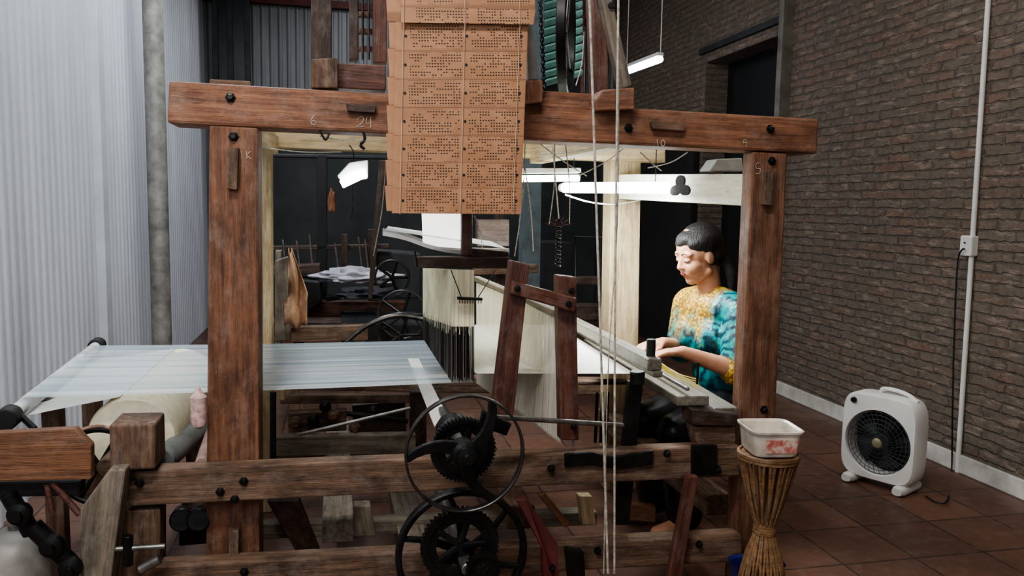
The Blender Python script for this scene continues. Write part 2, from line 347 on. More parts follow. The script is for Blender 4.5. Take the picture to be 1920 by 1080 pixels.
for x,y in ((262,905),(413,922),(457,902),(440,936),(1033,878),(1345,880),(1250,850)): bolt(x,y,-.062,rail,.008)
for x,y in ((458,1072),(1120,1032),(1310,1020)): bolt(x,y,-.062,rail2,.008)
for pts,par,Y in (([(670,224),(677,219),(682,224),(677,232),(669,238),(682,237)],tb,-.001),([(688,220),(687,231),(698,230)],tb,-.001),([(695,220),(695,240)],tb,-.001),
  ([(590,216),(584,224),(584,232),(590,234),(593,229),(586,226)],tb,-.001),([(1232,262),(1234,274)],tb,-.001),([(1243,262),(1239,268),(1243,274),(1247,268),(1243,262)],tb,-.001),
  ([(1400,264),(1395,262),(1394,268),(1400,267),(1399,275)],tb,-.001),([(1427,306),(1419,306),(1418,315),(1426,317),(1424,325),(1417,325)],rp,.003),([(452,282),(454,298)],lp,.003),([(462,283),(463,298)],lp,.003),([(470,284),(463,291),(471,298)],lp,.003)):
    stroke('chalk_mark',pts,Y,par)
tube('hook',[onY(682,250,-.0),onY(684,262,-.03),onY(676,272,-.03),onY(684,280,-.03)],.004,IRON,L,sm=True)
tube('hook',[onY(600,245,-.0),onY(610,262,-.03),onY(618,250,-.03)],.003,IRON,L,sm=True)
bm=bmesh.new(); 
TP=onY(1274,351,.465)
Mtp=Matrix.Translation(TP)@Matrix.Rotation(math.radians(90),4,'Z')@Matrix.Rotation(math.radians(90),4,'X')
out=[]
for i in range(60):
    t=2*math.pi*i/60; r=.018+.024*abs(math.cos(1.5*(t-math.pi/2)))**1.3; out.append(bm.verts.new((r*2.1*math.cos(t),r*math.sin(t),0)))
fce=bm.faces.new(out); ex=bmesh.ops.extrude_face_region(bm,geom=[fce]); bmesh.ops.translate(bm,vec=(0,0,.006),verts=[g for g in ex['geom'] if isinstance(g,bmesh.types.BMVert)])
mk('hanging_bracket',bm,plain('bracket_brown',(40,27,22),.95,0,.3,20),Mtp,L)
# warp sheet
m=NT('warp_threads')
vv=m.coord((.8,220,1)); n=m.noise(vv,2.5,5,.7); vb=m.coord((.25,14,1)); nb=m.noise(vb,1.2,3)
c=m.mix(m.ramp(nb,[(.40,(0,0,0,1)),(.60,(1,1,1,1))]),lin((230,238,240)),lin((164,192,206))); c=m.mix(m.ramp(n,[(.5,(0,0,0,1)),(.7,(.5,.5,.5,1))]),c,lin((248,250,250))); m.base(c); m.rm(.42)
tr=m.add('ShaderNodeBsdfTransparent'); mx=m.add('ShaderNodeMixShader'); m.l(m.ramp(n,[(.38,(.3,.3,.3,1)),(.58,(.78,.78,.78,1))]),mx.inputs[0]); m.l(tr.outputs[0],mx.inputs[1]); m.l(m.b.outputs[0],mx.inputs[2]); m.l(mx.outputs[0],m.out.inputs['Surface']); WARP=m.m
def sheet(name,pts,mat,parent,nx=20,ny=8,sag=0,axis=Vector((0,0,1))):
    pts=[Vector(p) for p in pts]; c=sum(pts,Vector())/4; bm=bmesh.new(); g=[]
    for i in range(nx+1):
        row=[]
        for j in range(ny+1):
            s=i/nx;t=j/ny; p=pts[0].lerp(pts[1],s).lerp(pts[3].lerp(pts[2],s),t)-axis*sag*math.sin(math.pi*s)
            row.append(bm.verts.new(p-c))
        g.append(row)
    for i in range(nx):
        for j in range(ny): bm.faces.new((g[i][j],g[i+1][j],g[i+1][j+1],g[i][j+1]))
    return mk(name,bm,mat,Matrix.Translation(c),parent,smooth='all')
sheet('warp_sheet',[onY(40,745,.12),onY(888,716,.135),onY(795,638,1.08),onY(172,648,1.1)],WARP,L,sag=.004)
m=NT('raw_silk'); v=m.coord((6,6,6)); n=m.noise(v,6,5); m.base(m.ramp(n,[(.3,lin((232,229,216))),(.7,lin((250,249,244)))])); m.rm(.55); SILK=m.m
sheet('woven_cloth',[(.40,.13,.785),(.9,.13,.77),(.92,1.1,.775),(.40,1.1,.785)],SILK,L)
slab('lease_strip',[onY(765,672,.5),onY(785,672,.5),onY(834,770,.1),onY(815,800,.1)],(0,.003,-.003),SILK,L,0)
a=onY(14,784,-.0); b=onY(184,646,1.16)
rl=empty('back_roller',(a.x,a.y,0)); 
lab(rl,'roller','pale wooden guide roller with black end bearings carrying the warp')
cyl('roller_barrel',a.lerp(b,.06),a.lerp(b,.95),.018,plain('roller_cloth',(206,210,210),.7),rl)
cyl('bearing',a.lerp(b,-.02),a.lerp(b,.03),.028,BLACKRUB,rl); cyl('bearing',a.lerp(b,.95),a.lerp(b,1.01),.028,BLACKRUB,rl)
tube('bearing_lever',[a.lerp(b,.03)+Vector((0,0,.02)),a.lerp(b,.0)+Vector((.06,0,-.03))],.008,IRON,rl)
beam('roller_stand',(a.x,a.y+.32,0),(a.x,a.y+.32,a.z-.03),.05,.05,W_OLD,rl); beam('roller_stand',(b.x,b.y-.1,0),(b.x,b.y-.1,b.z-.03),.06,.06,W_OLD,rl)
wc=onY(235,838,.14); wr=empty('warp_beam_roll',(wc.x,.6,0)); lab(wr,'warp beam','thick roll of cream silk yarn wound on a wooden warp beam')
lathe('yarn_roll',(wc.x,.19,wc.z),(0,1,0),[(.0,0),(.07,0),(.115,.015),(.122,.04),(.122,.78),(.10,.79),(0,.79)],CREAMROLL,wr,64)
cyl('axle',(wc.x,-.04,wc.z),(wc.x,1.2,wc.z),.025,W_OLD,wr)
bx_=wc.x-.05
ringo('brake_rim',(bx_,.08,wc.z-.03),(0,1,0),.105,.012,.03,IRON,wr)
for k in range(6):
    an=k*math.pi/3; beam('rim_spoke',(bx_,.08,wc.z-.03),(bx_+.1*math.cos(an),.08,wc.z-.03+.1*math.sin(an)),.012,.012,IRON,wr,up=(0,1,0))
tube('brake_rope',[(bx_+.109*math.cos(t),.07+.004*math.sin(t*9),wc.z-.03+.109*math.sin(t)) for t in [math.pi*(k/24) for k in range(-1,25)]],.0045,plain('brake_rope_fibre',(150,120,104),.9,0,.4,80),wr)
for yy in (.07,1.18): beam('beam_stand',(wc.x,yy+.04,0),(wc.x,yy+.04,wc.z-.02),.07,.06,W_OLD,wr)
sheet('warp_sheet',[onY(45,780,.12),(wc.x-.03,.22,wc.z+.121),(wc.x-.03,.98,wc.z+.121),onY(165,676,1.05)],SILK,L,sag=.0)
pq('end_block',[(204,797),(290,795),(292,880),(206,884)],-.09,.12,W_OLD,L,.006)
pq('end_post',[(150,955),(205,880),(236,880),(205,1110),(150,1110)],-.13,.07,W_GREY,L,.005)
pq('end_post',[(203,958),(300,954),(300,1230),(203,1230)],-.05,.08,W_OLD,L,.005)
pq('end_post',[(335,952),(392,950),(392,1020),(335,1025)],.2,.08,W_DARK,L,.005)
slab('chamfered_box_side',[onY(x,y,-.14) for x,y in ((-120,818),(140,804),(171,836),(171,899),(-120,906))],(0,.03,0),W_ORANGE,L,.003)
pq('iron_bracket',[(-60,906),(150,902),(148,930),(-60,934)],-.12,.05,IRON,L,.003)
for (x0,y0,x1,y1,r,mt) in ((15,925,60,1000,.02,IRON),(60,985,135,1060,.022,IRON),(88,908,98,960,.007,W_RED),(98,905,150,965,.008,W_RED),(205,1030,310,1024,.007,STEEL),(240,1004,240,1060,.012,IRON),(262,1068,300,1048,.012,STEEL)):
    cyl('shaft',onY(x0,y0,-.12),onY(x1,y1,-.12),r,mt,L)
for x,y in ((40,960),(100,1020),(135,1062)): lathe('link_joint',onY(x,y,-.13),(0,-1,0),[(0,0),(.026,0),(.026,.02),(.012,.025),(.012,.04),(0,.04)],IRON,L,20)
hk=onY(373,798,-.03)
hc=lathe('yarn_hank',hk,(0,0,1),[(0,-.01),(.016,0),(.022,.02),(.019,.05),(.021,.075),(.012,.085),(.004,.1),(0,.1)],plain('pinkish_yarn',(206,172,166),.9,0,.3,60),None,20); lab(hc,'yarn','small pink and white hank of yarn hanging by the post')
g0=onY(28,990,.05)
gt=empty('gas_cylinder',(g0.x,g0.y,0)); lab(gt,'gas cylinder','dull white gas cylinder standing under the loom end')
TANK=plain('tank_paint',(176,172,164),.5,.1,.3,6)
lathe('tank_body',(g0.x,g0.y,0),(0,0,1),[(0,0),(.07,0),(.08,.03),(.08,g0.z-.06),(.07,g0.z-.03),(.04,g0.z-.005),(0,g0.z)],TANK,gt,40)
lathe('valve',(g0.x,g0.y,g0.z-.01),(0,0,1),[(0,0),(.016,0),(.016,.02),(.01,.025),(.01,.04),(0,.04)],STEEL,gt,16)
# ------------------------------------------------------------ punch cards
m=NT('punched_card'); v=m.coord(); sc=m.add('ShaderNodeVectorMath',operation='SCALE'); m.l(v,sc.inputs[0]); sc.inputs['Scale'].default_value=1/.0070
fr=m.add('ShaderNodeVectorMath',operation='FRACTION'); m.l(sc.outputs[0],fr.inputs[0]); flr=m.add('ShaderNodeVectorMath',operation='FLOOR'); m.l(sc.outputs[0],flr.inputs[0])
s1=m.add('ShaderNodeSeparateXYZ'); m.l(fr.outputs[0],s1.inputs[0]); s2=m.add('ShaderNodeSeparateXYZ'); m.l(flr.outputs[0],s2.inputs[0]); s3=m.add('ShaderNodeSeparateXYZ'); m.l(v,s3.inputs[0])
dx=m.math('SUBTRACT',s1.outputs['X'],.5); dy=m.math('SUBTRACT',s1.outputs['Y'],.5); dd=m.math('ADD',m.math('MULTIPLY',dx,dx),m.math('MULTIPLY',m.math('MULTIPLY',dy,dy),1.6)); inside=m.math('LESS_THAN',dd,.10)
oi=m.add('ShaderNodeObjectInfo'); cb=m.add('ShaderNodeCombineXYZ'); m.l(s2.outputs['X'],cb.inputs['X']); m.l(s2.outputs['Y'],cb.inputs['Y']); m.l(m.math('MULTIPLY',oi.outputs['Random'],40.0),cb.inputs['Z'])
wn=m.add('ShaderNodeTexWhiteNoise'); m.l(cb.outputs[0],wn.inputs['Vector'])
cb2=m.add('ShaderNodeCombineXYZ'); m.l(m.math('MULTIPLY',s2.outputs['X'],.18),cb2.inputs['X']); m.l(m.math('MULTIPLY',s2.outputs['Y'],2.7),cb2.inputs['Y']); m.l(m.math('MULTIPLY',oi.outputs['Random'],40.0),cb2.inputs['Z']); nn=m.noise(cb2.outputs[0],1.0,2)
sel=m.math('LESS_THAN',m.math('ADD',m.math('MULTIPLY',wn.outputs['Value'],.14),nn),.615)
ax=m.math('ABSOLUTE',m.math('SUBTRACT',s3.outputs['X'],.012)); marg=m.math('MULTIPLY',m.math('GREATER_THAN',ax,.010),m.math('LESS_THAN',ax,.142)); margy=m.math('LESS_THAN',m.math('ABSOLUTE',s3.outputs['Y']),.0310)
hole=m.math('MULTIPLY',m.math('MULTIPLY',inside,sel),m.math('MULTIPLY',marg,margy))
edge=m.ramp(m.math('ABSOLUTE',s3.outputs['Y']),[(.032,(0,0,0,1)),(.0345,(.4,.4,.4,1))])
n=m.noise(v,14,5); cc=m.ramp(n,[(.3,lin((156,112,80))),(.7,lin((182,136,102)))]); cc=m.mix(edge,cc,lin((92,62,42))); m.base(m.mix(hole,cc,lin((50,32,22)))); m.rm(.6); CARD=m.m
cc_=empty('punched_card_chain',onY(860,400,-.13)); lab(cc_,'punch cards','hanging chain of brown punched pattern cards laced together')
ys=[40,95,148,201,254,304,352,400]
def le(y): return 742-(y-40)*.02
def re(y): return 990-(y-40)*.038
for i in range(7):
    y0,y1=ys[i],ys[i+1]-.3
    slab('card',[onY(le(y0),y0,-.13),onY(re(y0),y0+2,-.13),onY(re(y1),y1+2,-.13),onY(le(y1),y1,-.13)],(0,.0018,0),CARD,cc_,0)
for i in range(7):
    y0,y1=ys[i]-4,ys[i+1]-4.5
    slab('card',[onY(le(y0)-14,y0,-.118),onY(re(y0)-8,y0+2,-.118),onY(re(y1)-8,y1+2,-.118),onY(le(y1)-10,y1,-.118)],(0,.0018,0),CARD,cc_,0)
slab('card',[onY(752,14,-.143),onY(1004,18,-.143),onY(1000,46,-.145),onY(752,42,-.145)],(0,.002,0),CARD,cc_,0)
slab('card',[onY(752,-50,-.140),onY(1004,-48,-.140),onY(1003,18,-.143),onY(752,14,-.143)],(0,.002,0),CARD,cc_,0)
slab('card',[onY(722,-50,-.12),onY(1000,-48,-.12),onY(992,44,-.12),onY(726,40,-.12)],(0,.002,0),CARD,cc_,0)
LY=plain('lacing_yarn',(200,176,148),.9)
for x0,x1 in ((757,750),(872,863),(975,962)):
    tube('lacing_cord',[onY(x0,-40,-.1445),onY(x0,40,-.148),onY(x0-.5,56,-.134),onY((x0+x1)/2,220,-.1335),onY(x1,402,-.1335)],.0012,LY,cc_,6)
    for i,y in enumerate(ys[:-1]):
        yy=(y+ys[i+1])/2; x=x0+(x1-x0)*(yy/400)
        lathe('peg_hole',onY(x+5,yy,-.1308),(0,-1,0),[(0,0),(.0034,0),(.0034,.0006),(0,.0006)],BLACKRUB,cc_,12)
# ------------------------------------------------------------ jacquard head (upper mechanism)
pq('head_post',[(583,-60),(622,-60),(622,112),(583,112)],.3,.08,W_DARK,L)
pq('head_block',[(583,110),(633,108),(633,165),(583,165)],.05,.12,W_OLD,L)
pq('head_beam',[(632,118),(724,122),(724,170),(632,165)],.1,.12,W_RED,L)
pq('head_post',[(655,-60),(672,-60),(672,112),(655,112)],.35,.05,W_DARK,L)
pq('head_post',[(700,-60),(726,-60),(726,118),(700,118)],.2,.05,W_RED,L)
for y in (20,52,85): pq('head_slat',[(672,y),(724,y+2),(724,y+12),(672,y+10)],.3,.03,W_RED,L)
for x in (680,692,706): tube('head_rod',[onY(x,-50,.28),onY(x,112,.28)],.004,IRON2,L,6)
pq('head_beam',[(392,148),(470,152),(470,168),(392,160)],.3,.1,W_OLD,L)
pq('head_post',[(1108,-60),(1136,-60),(1142,178),(1116,178)],.02,.06,W_RED,L)
pq('head_brace',[(1126,-10),(1146,-10),(1186,160),(1165,168)],-.02,.04,W_GREY,L)
pq('head_foot',[(1130,168),(1190,164),(1190,205),(1118,208),(1118,186)],-.04,.1,W_BEAM,L)
pq('head_foot',[(985,150),(1018,150),(1018,192),(985,196)],-.03,.1,W_BEAM,L)
pq('head_brace',[(986,30),(996,30),(1010,150),(990,150)],-.02,.03,GALV,L)
pq('head_beam',[(1018,170),(1120,176),(1120,204),(1018,198)],.02,.1,W_BEAM,L)
lathe('pulley',onY(1140,14,.0),(0,-1,0),[(0,0),(.022,0),(.016,.008),(.022,.016),(.008,.02),(.008,.03),(0,.03)],IRON2,L,24)
wc2=onY(1062,62,.35)
hw=empty('head_wheel',wc2,L)
ax=Vector((.93,-.36,0)).normalized()
ringo('wheel_rim',wc2,ax,.2,.014,.03,IRON,hw)
for k in range(4):
    an=k*math.pi/2+.5; side=Vector((ax.y,-ax.x,0)); d=side*math.cos(an)+Vector((0,0,1))*math.sin(an)
    cyl('wheel_spoke',wc2,wc2+d*.19,.005,IRON,hw,seg=8)
bm=bmesh.new()
c0=onY(1012,-20,.0); c1=onY(1020,160,.0)
for k in range(26):
    p=c0.lerp(c1,k/25)-c0; s=Vector((1,0,0)) if k%2 else Vector((0,1,0))
    tubebm(bm,[p+s*.005*math.cos(t)+Vector((0,0,.009))*math.sin(t) for t in [2*math.pi*j/10 for j in range(11)]],.0017,5)
mk('chain',bm,IRON,Matrix.Translation(c0),L,smooth=True)
gl=empty('louvred_vent',onY(1045,160,3.6)); lab(gl,'vent','green louvred vent with daylit metal slats')
GREEN=plain('green_slat',(150,206,190),.45,.05,.3,6)
for k in range(13):
    y=-30+k*16; p0=onY(1000,y,3.6);p1=onY(1092,y-26,3.6); beam('slat',p0,p1,.02,.055,GREEN,gl,up=(0,-1,.9))
for xx in(1000,1092): cyl('vent_frame',onY(xx,-40,3.62),onY(xx,175,3.62),.02,W_RED,gl,seg=10)
pq('vent_back',[(998,-40),(1094,-40),(1094,175),(998,175)],3.68,.02,BLACKRUB,gl)
# ------------------------------------------------------------ needles, slats under the cards
SLW=plain('white_slat',(238,238,230),.4)
def cplank(name,top,thick,Y,depth,mat):
    t=smoothpts([onY(x,y,Y) for x,y in top],5); b=[p-Vector((0,0,thick)) for p in t]
    return slab(name,t+b[::-1],(0,depth,0),mat,L,0)
for Y,dy in ((.25,0),(.62,-6)):
    cplank('curved_guide',[(718,434+dy),(760,443+dy),(810,460+dy),(870,470+dy),(955,472+dy)],.012,Y,.02,SLW)
sheet('guide_board',[onY(722,431,.27),onY(950,466,.27),onY(920,452,.64),onY(728,424,.64)],SLW,L,sag=0)
pq('paper_sheet',[(791,399),(865,399),(865,466),(793,460)],.38,.004,emit('paper_painted_glow',(250,250,245),1.6),L,0)  # paper has its own glow in place of lamp light falling on it
pq('guide_post',[(866,398),(886,398),(886,480),(866,480)],.22,.03,W_RED,L)
pq('guide_beam',[(780,482),(958,482),(960,504),(782,503)],.2,.06,W_DARK,L)
pq('guide_beam',[(885,466),(955,472),(955,482),(885,482)],.22,.04,W_DARK,L)
tube('guide_cord',[onY(778,470,.2),onY(782,500,.2)],.003,IRON,L)
tube('guide_cord',[onY(845,505,.1),onY(866,560,.1)],.0014,IRON,L)
tube('guide_cord',[onY(930,505,.1),onY(895,560,.1)],.0014,IRON,L)
pq('comb_bar',[(858,557),(905,559),(905,564),(858,562)],.06,.015,IRON,L,.001)
for k in range(9): tube('comb_hook',[onY(862+k*5,560,.06),onY(862+k*5,569,.06)],.0014,IRON,L,5)
def thr(name,c1_,c2_,lo,hi,sc=(40,40,.6)):
    m=NT(name); vv=m.coord(sc); n=m.noise(vv,3,4); m.base(m.ramp(n,[(.35,lin(c1_)),(.65,lin(c2_))])); m.rm(.75)
    tr=m.add('ShaderNodeBsdfTransparent'); mx=m.add('ShaderNodeMixShader'); m.l(m.ramp(n,[(.38,(lo,lo,lo,1)),(.55,(hi,hi,hi,1))]),mx.inputs[0]); m.l(tr.outputs[0],mx.inputs[1]); m.l(m.b.outputs[0],mx.inputs[2]); m.l(mx.outputs[0],m.out.inputs['Surface']); return m.m
HTOP=thr('harness_cords',(220,210,170),(250,243,212),.7,1); HLOW=thr('lingoe_weights',(46,44,44),(92,88,82),.25,.85)
def hpt(s,r,f):
    t_=onY(889-40*r,506,.1).lerp(onY(795-2*r,503,1.15),s); b_=onY(889-40*r,717,.1).lerp(onY(795-2*r,640,1.15),s); return t_.lerp(b_,f)
for r in (0,.5,1):
    sheet('harness_cords',[hpt(0,r,0),hpt(1,r,0),hpt(1,r,.66),hpt(0,r,.5)],HTOP,L,12,6)['kind']='stuff'
    sheet('harness_weights',[hpt(0,r,.5),hpt(1,r,.66),hpt(1,r,1),hpt(0,r,1)],HLOW,L,12,6)['kind']='stuff'
sheet('harness_cords',[hpt(0,0,0),hpt(0,1,0),hpt(0,1,.5),hpt(0,0,.5)],HTOP,L,6,6)['kind']='stuff'
bm=bmesh.new(); C0=hpt(.5,.5,.5)
C1=plain('harness_cord',(242,232,200),.8); C2=plain('harness_weight',(40,38,38),.5,.2); C3=plain('harness_weight_pale',(128,122,112),.6,.1)
for i in range(76):
    for j in range(7):
        s=(i+random.random()*.7)/76; r=j/6; f1=.46+.12*s+.14*random.random()
        pa=hpt(s,r,0)-C0; pm=hpt(s,r,f1)-C0; pb_=hpt(s,r,.97+.04*random.random())-C0
        tubebm(bm,[pa,pm],.0011,3,mi=0); tubebm(bm,[pm,pb_],.0012,3,mi=1 if random.random()<.7 else 2)
o=mk('harness_strands',bm,[C1,C2,C3],Matrix.Translation(C0),L); o['kind']='stuff'
HE=thr('heald_threads',(228,223,202),(250,247,234),.78,1,(1,90,1)); HE2=thr('reed_threads',(216,212,194),(242,238,220),.3,.7,(1,90,1))
sheet('heald_sheet',[onY(1047,594,.06),onY(893,530,1.1),onY(893,718,1.1),onY(1052,832,.06)],HE,L)
sheet('heald_sheet',[onY(1046,602,.02),onY(975,562,.4),onY(962,762,.3),onY(1050,828,.02)],HE2,L)
for k in range(6): tube('shed_cord',[onY(1000+k*5,572,.3),onY(1003+k*5,594,.3)],.0016,IRON,L,5)
def yb(name,a,b,w,h,mat,Y0=.0,Y1=1.12,**k):
    return beam(name,onY(a[0],a[1],Y0),onY(b[0],b[1],Y1),w,h,mat,L,**k)
yb('heald_cap',(1048,588),(893,522),.03,.02,W_GREY,.06,1.12)
yb('beater_cap',(1228,684),(1052,592),.045,.035,W_RACE,.0)
yb('beater_cap',(1234,702),(1060,606),.03,.02,W_RACE,.0)
yb('shuttle_race',(1300,752),(1115,642),.10,.03,W_RACE,-.02)
yb('race_rod',(1290,730),(1112,628),.012,.012,STEEL,-.02)
yb('breast_beam',(1362,782),(1150,648),.075,.055,W_RACE,-.03)
yb('breast_lip',(1376,772),(1168,640),.015,.02,W_OLD,-.03)
pq('race_block',[(1298,768),(1386,776),(1384,800),(1300,798)],-.06,.08,W_DARK,L)
pq('race_block',[(1300,800),(1380,800),(1380,840),(1310,838)],-.04,.06,W_OLD,L)
cyl('knob',onY(1220,668,.05),onY(1221,636,.05),.014,BLACKRUB,L)
cyl('knob',onY(1195,720,-.03),onY(1195,696,-.03),.022,IRON,L)
pq('iron_lever',[(1180,715),(1206,718),(1180,985),(1152,985)],-.02,.02,IRON,L,.002)
pq('iron_lever',[(1298,835),(1345,835),(1345,892),(1298,892)],-.075,.012,IRON,L,.002)
tube('race_pin',[onY(1307,720,.0),onY(1309,680,.0)],.004,IRON,L)
pq('beater_arm',[(958,488),(994,496),(962,790),(924,772)],-.03,.045,W_RED,L)
pq('beater_arm',[(1045,516),(1081,520),(1086,826),(1052,826)],-.02,.045,W_RED,L)
hb=pq('beater_bar',[(962,527),(1082,559),(1078,586),(958,552)],-.055,.03,W_RED,L)
for x,y in((970,541),(1066,570)): bolt(x,y,-.055,hb,.006)
for x,y in((1075,800),(1071,545)): bolt(x,y,-.02,L,.006)
cyl('crank_rod',onY(922,781,-.17),onY(1168,798,-.06),.007,STEEL,L)
tube('spring',[onY(1048,410,.0)+Vector((.008*math.cos(t*1.3),.008*math.sin(t*1.3),-t*.0023)) for t in range(60)],.0025,IRON,L,5)
tube('spring_cord',[onY(1036,270,.0),onY(1048,410,0)],.002,ROPE,L,5)
for k in range(7):
    an=k*.42+.3; tube('bristle',[onY(1046,425,.0),onY(1046+26*math.cos(an),425-20*math.sin(an),.0)],.0011,W_RED,L,4)
rp1=empty('pull_cords',onY(1140,1060,-.2)); lab(rp1,'rope','long thin white cotton ropes hanging from the loom head')
tube('cord',[onY(1104,-40,-.1),onY(1112,200,-.12),onY(1125,600,-.14),onY(1140,1075,-.15)],.0034,ROPE,rp1,8,True)
tube('cord',[onY(1160,-40,-.1),onY(1156,300,-.12),onY(1153,600,-.14),onY(1152,1075,-.15)],.0032,ROPE,rp1,8,True)
tube('cord',[onY(1160,-40,-.09),onY(1158,400,-.11),onY(1140,700,-.12),onY(1132,1075,-.13)],.0016,ROPE,rp1,6,True)
for i,(a_,b_) in enumerate((((985,268),(965,480)),((1040,265),(1030,420)),((1080,160),(1095,60)),((600,255),(680,262)),((640,285),(480,275)),((1140,268),(1010,290)),((1190,260),(1085,330)),((1290,285),(1215,315)),((890,405),(905,470)),((1200,285),(1240,320)),((1010,268),(1100,330)),((982,300),(1000,470)),((724,300),(700,480)),((1060,268),(1068,420)))):
    tube('tie_cord',[onY(a_[0],a_[1],.1),onY((a_[0]+b_[0])/2+4,(a_[1]+b_[1])/2+5,.3),onY(b_[0],b_[1],.5)],.0018,ROPE,L,5,True)
tube('lamp_wire',[onY(1060,365,1.0),onY(1100,378,.9),onY(1150,384,.7),onY(1200,376,.5)],.003,WHITEP,L,6,True)
# ------------------------------------------------------------ flywheels
def wheel(name,px,py,Y,Rpx,rimw,rimh,matr,mats,nsp,hubr,curve=.5,sw=.02,label=''):
    c=onY(px,py,Y); t=(c-CAM).dot(ray(960,540)); R=Rpx*t/F
    w=empty(name,c,L); ringo('wheel_rim',c,(0,1,0),R,rimw,rimh,matr,w,80)
    for k in range(nsp):
        an=2*math.pi*k/nsp+.5
        pts=[Vector((math.cos(an+curve*s)*r,0,math.sin(an+curve*s)*r)) for s,r in [(s_/6,hubr*.5+(R-rimw*.5-hubr*.5)*s_/6) for s_ in range(7)]]
        bm=bmesh.new(); rows=[]
        for i,p in enumerate(pts):
            d=(pts[min(i+1,6)]-pts[max(i-1,0)]).normalized(); sd=Vector((-d.z,0,d.x)); ww=sw*(1.25-.6*i/6)
            rows.append([bm.verts.new(p+sd*ww*a_+Vector((0,b_,0))) for a_,b_ in((-.5,-.007),(.5,-.007),(.5,.007),(-.5,.007))])
        for a_,b_ in zip(rows,rows[1:]):
            for j in range(4): bm.faces.new((a_[j],a_[(j+1)%4],b_[(j+1)%4],b_[j]))
        bm.faces.new(rows[0]);bm.faces.new(rows[-1])
        mk('wheel_spoke',bm,mats,Matrix.Translation(c),w,bevel=.003)
    lathe('wheel_hub',c,(0,-1,0),[(0,-.03),(hubr,-.03),(hubr,.015),(hubr*.7,.02),(hubr*.7,.035),(hubr*.35,.038),(hubr*.35,.06),(0,.06)],mats,w,32)
    return w,c,R
def gear(px,py,Y,Rpx,teeth,th,mat,hole=.45):
    c=onY(px,py,Y); t=(c-CAM).dot(ray(960,540)); R=Rpx*t/F; bm=bmesh.new()
    def loop(k):
        o=[]
        for i in range(teeth*4):
            r=R if i%4 in(1,2) else R-.006
            a=2*math.pi*i/(teeth*4); o.append(Vector((math.cos(a)*r,k,math.sin(a)*r)))
        return o
    def circ(r,k): return [Vector((math.cos(2*math.pi*i/(teeth*4))*r,k,math.sin(2*math.pi*i/(teeth*4))*r)) for i in range(teeth*4)]
    loops=[circ(R*hole,-th*.2),circ(R*.78,-th*.2),circ(R*.8,-th/2),loop(-th/2),loop(th/2),circ(R*hole,th/2)]
    loft('gear',loops,mat,Matrix.Translation(c),L,closed=True,smooth=False)
    for k in range(5):
        an=k*2*math.pi/5; beam('gear_arm',c,c+Vector((math.cos(an),0,math.sin(an)))*R*(hole+.1),.016,th*.5,mat,L,up=(0,1,0))
    return c
w1,c1,R1=wheel('flywheel',872,850,-.28,113,.006,.022,IRON2,IRON,3,.034,.6,.030)
gear(868,842,-.2,62,50,.02,IRON,.55)
w2,c2,R2=wheel('flywheel',866,1036,-.2,124,.016,.03,IRON,IRON,6,.03,.25,.018)
gear(862,1022,-.25,74,48,.02,IRON,.6)
gear(905,1068,-.3,34,24,.02,IRON,.3)
cyl('drive_shaft',(c1.x,-.3,c1.z),(c1.x,.3,c1.z),.014,STEEL,L)
cyl('drive_shaft',(c2.x,-.3,c2.z),(c2.x,.3,c2.z),.016,STEEL,L)
lathe('bearing_block',(c1.x,-.06,c1.z),(0,-1,0),[(0,0),(.045,0),(.045,.05),(.03,.06),(0,.06)],IRON,L,24)
pq('crank_arm',[(905,770),(960,795),(950,818),(900,800)],-.23,.02,IRON,L,.003)
rb=slab('red_lever',[onY(968,936,-.16),onY(988,936,-.16),onY(1047,1022,-.2),onY(1047,1110,-.2),onY(1020,1110,-.2),onY(1018,1032,-.2)],(0,.03,0),plain('red_paint_iron',(104,54,52),.4,.3),L,.003)
bolt(1035,1065,-.2,rb,.006)
pq('treadle_lever',[(1290,893),(1310,893),(1275,1110),(1248,1110)],-.1,.025,W_RED,L)
pq('treadle_lever',[(1062,1030),(1095,1035),(1100,1110),(1070,1110)],-.1,.03,IRON,L)
slab('iron_casting',[onY(x,y,-.075) for x,y in [(1060,852),(1110,848),(1150,858),(1225,845),(1225,870),(1160,880),(1110,872),(1060,876)]],(0,.013,0),IRON,L,.002)
pq('strut',[(1010,930),(1022,925),(1072,985),(1058,990)],.3,.03,W_ORANGE,L)
pq('strut',[(1085,930),(1110,930),(1118,985),(1092,985)],.5,.04,W_CREAM,L)
pq('strut',[(1160,945),(1230,950),(1230,980),(1160,975)],.6,.04,W_ORANGE,L)
pq('strut',[(640,950),(695,948),(705,1006),(650,1008)],.3,.05,W_GREY,L)
pq('strut',[(500,940),(560,938),(600,1040),(560,1044)],.5,.05,W_DARK,L)
pq('inner_rail',[(525,742),(770,740),(770,756),(525,758)],.9,.04,W_OLD,L)
pq('inner_rail',[(518,820),(780,815),(780,850),(518,856)],.75,.05,W_GREY,L)
pq('inner_rail',[(540,775),(650,770),(650,808),(540,812)],.85,.05,W_OLD,L)
pq('inner_rail',[(660,760),(760,752),(762,812),(664,818)],1.0,.05,W_DARK,L)
for x,y in((555,790),(588,785),(625,775),(700,770),(665,800),(610,760)): lathe('machine_knob',onY(x,y,.83),(0,-1,0),[(0,0),(.02,0),(.022,.02),(.01,.03),(.01,.045),(0,.045)],W_OLD if x%2 else IRON,L,16)
cyl('inner_rod',onY(560,815,.5),onY(770,765,.5),.006,STEEL,L); cyl('inner_rod',onY(650,775,.6),onY(765,790,.6),.009,IRON,L)
cyl('inner_rod',onY(512,735,.4),onY(512,860,.4),.01,DKGREY,L)
for x in(1120,1130,1140): cyl('inner_rod',onY(x,735,.7),onY(x-4,830,.7),.006,IRON,L)
pq('inner_post',[(534,730),(519,730),(519,752),(534,752)],.3,.03,W_CREAM,L)
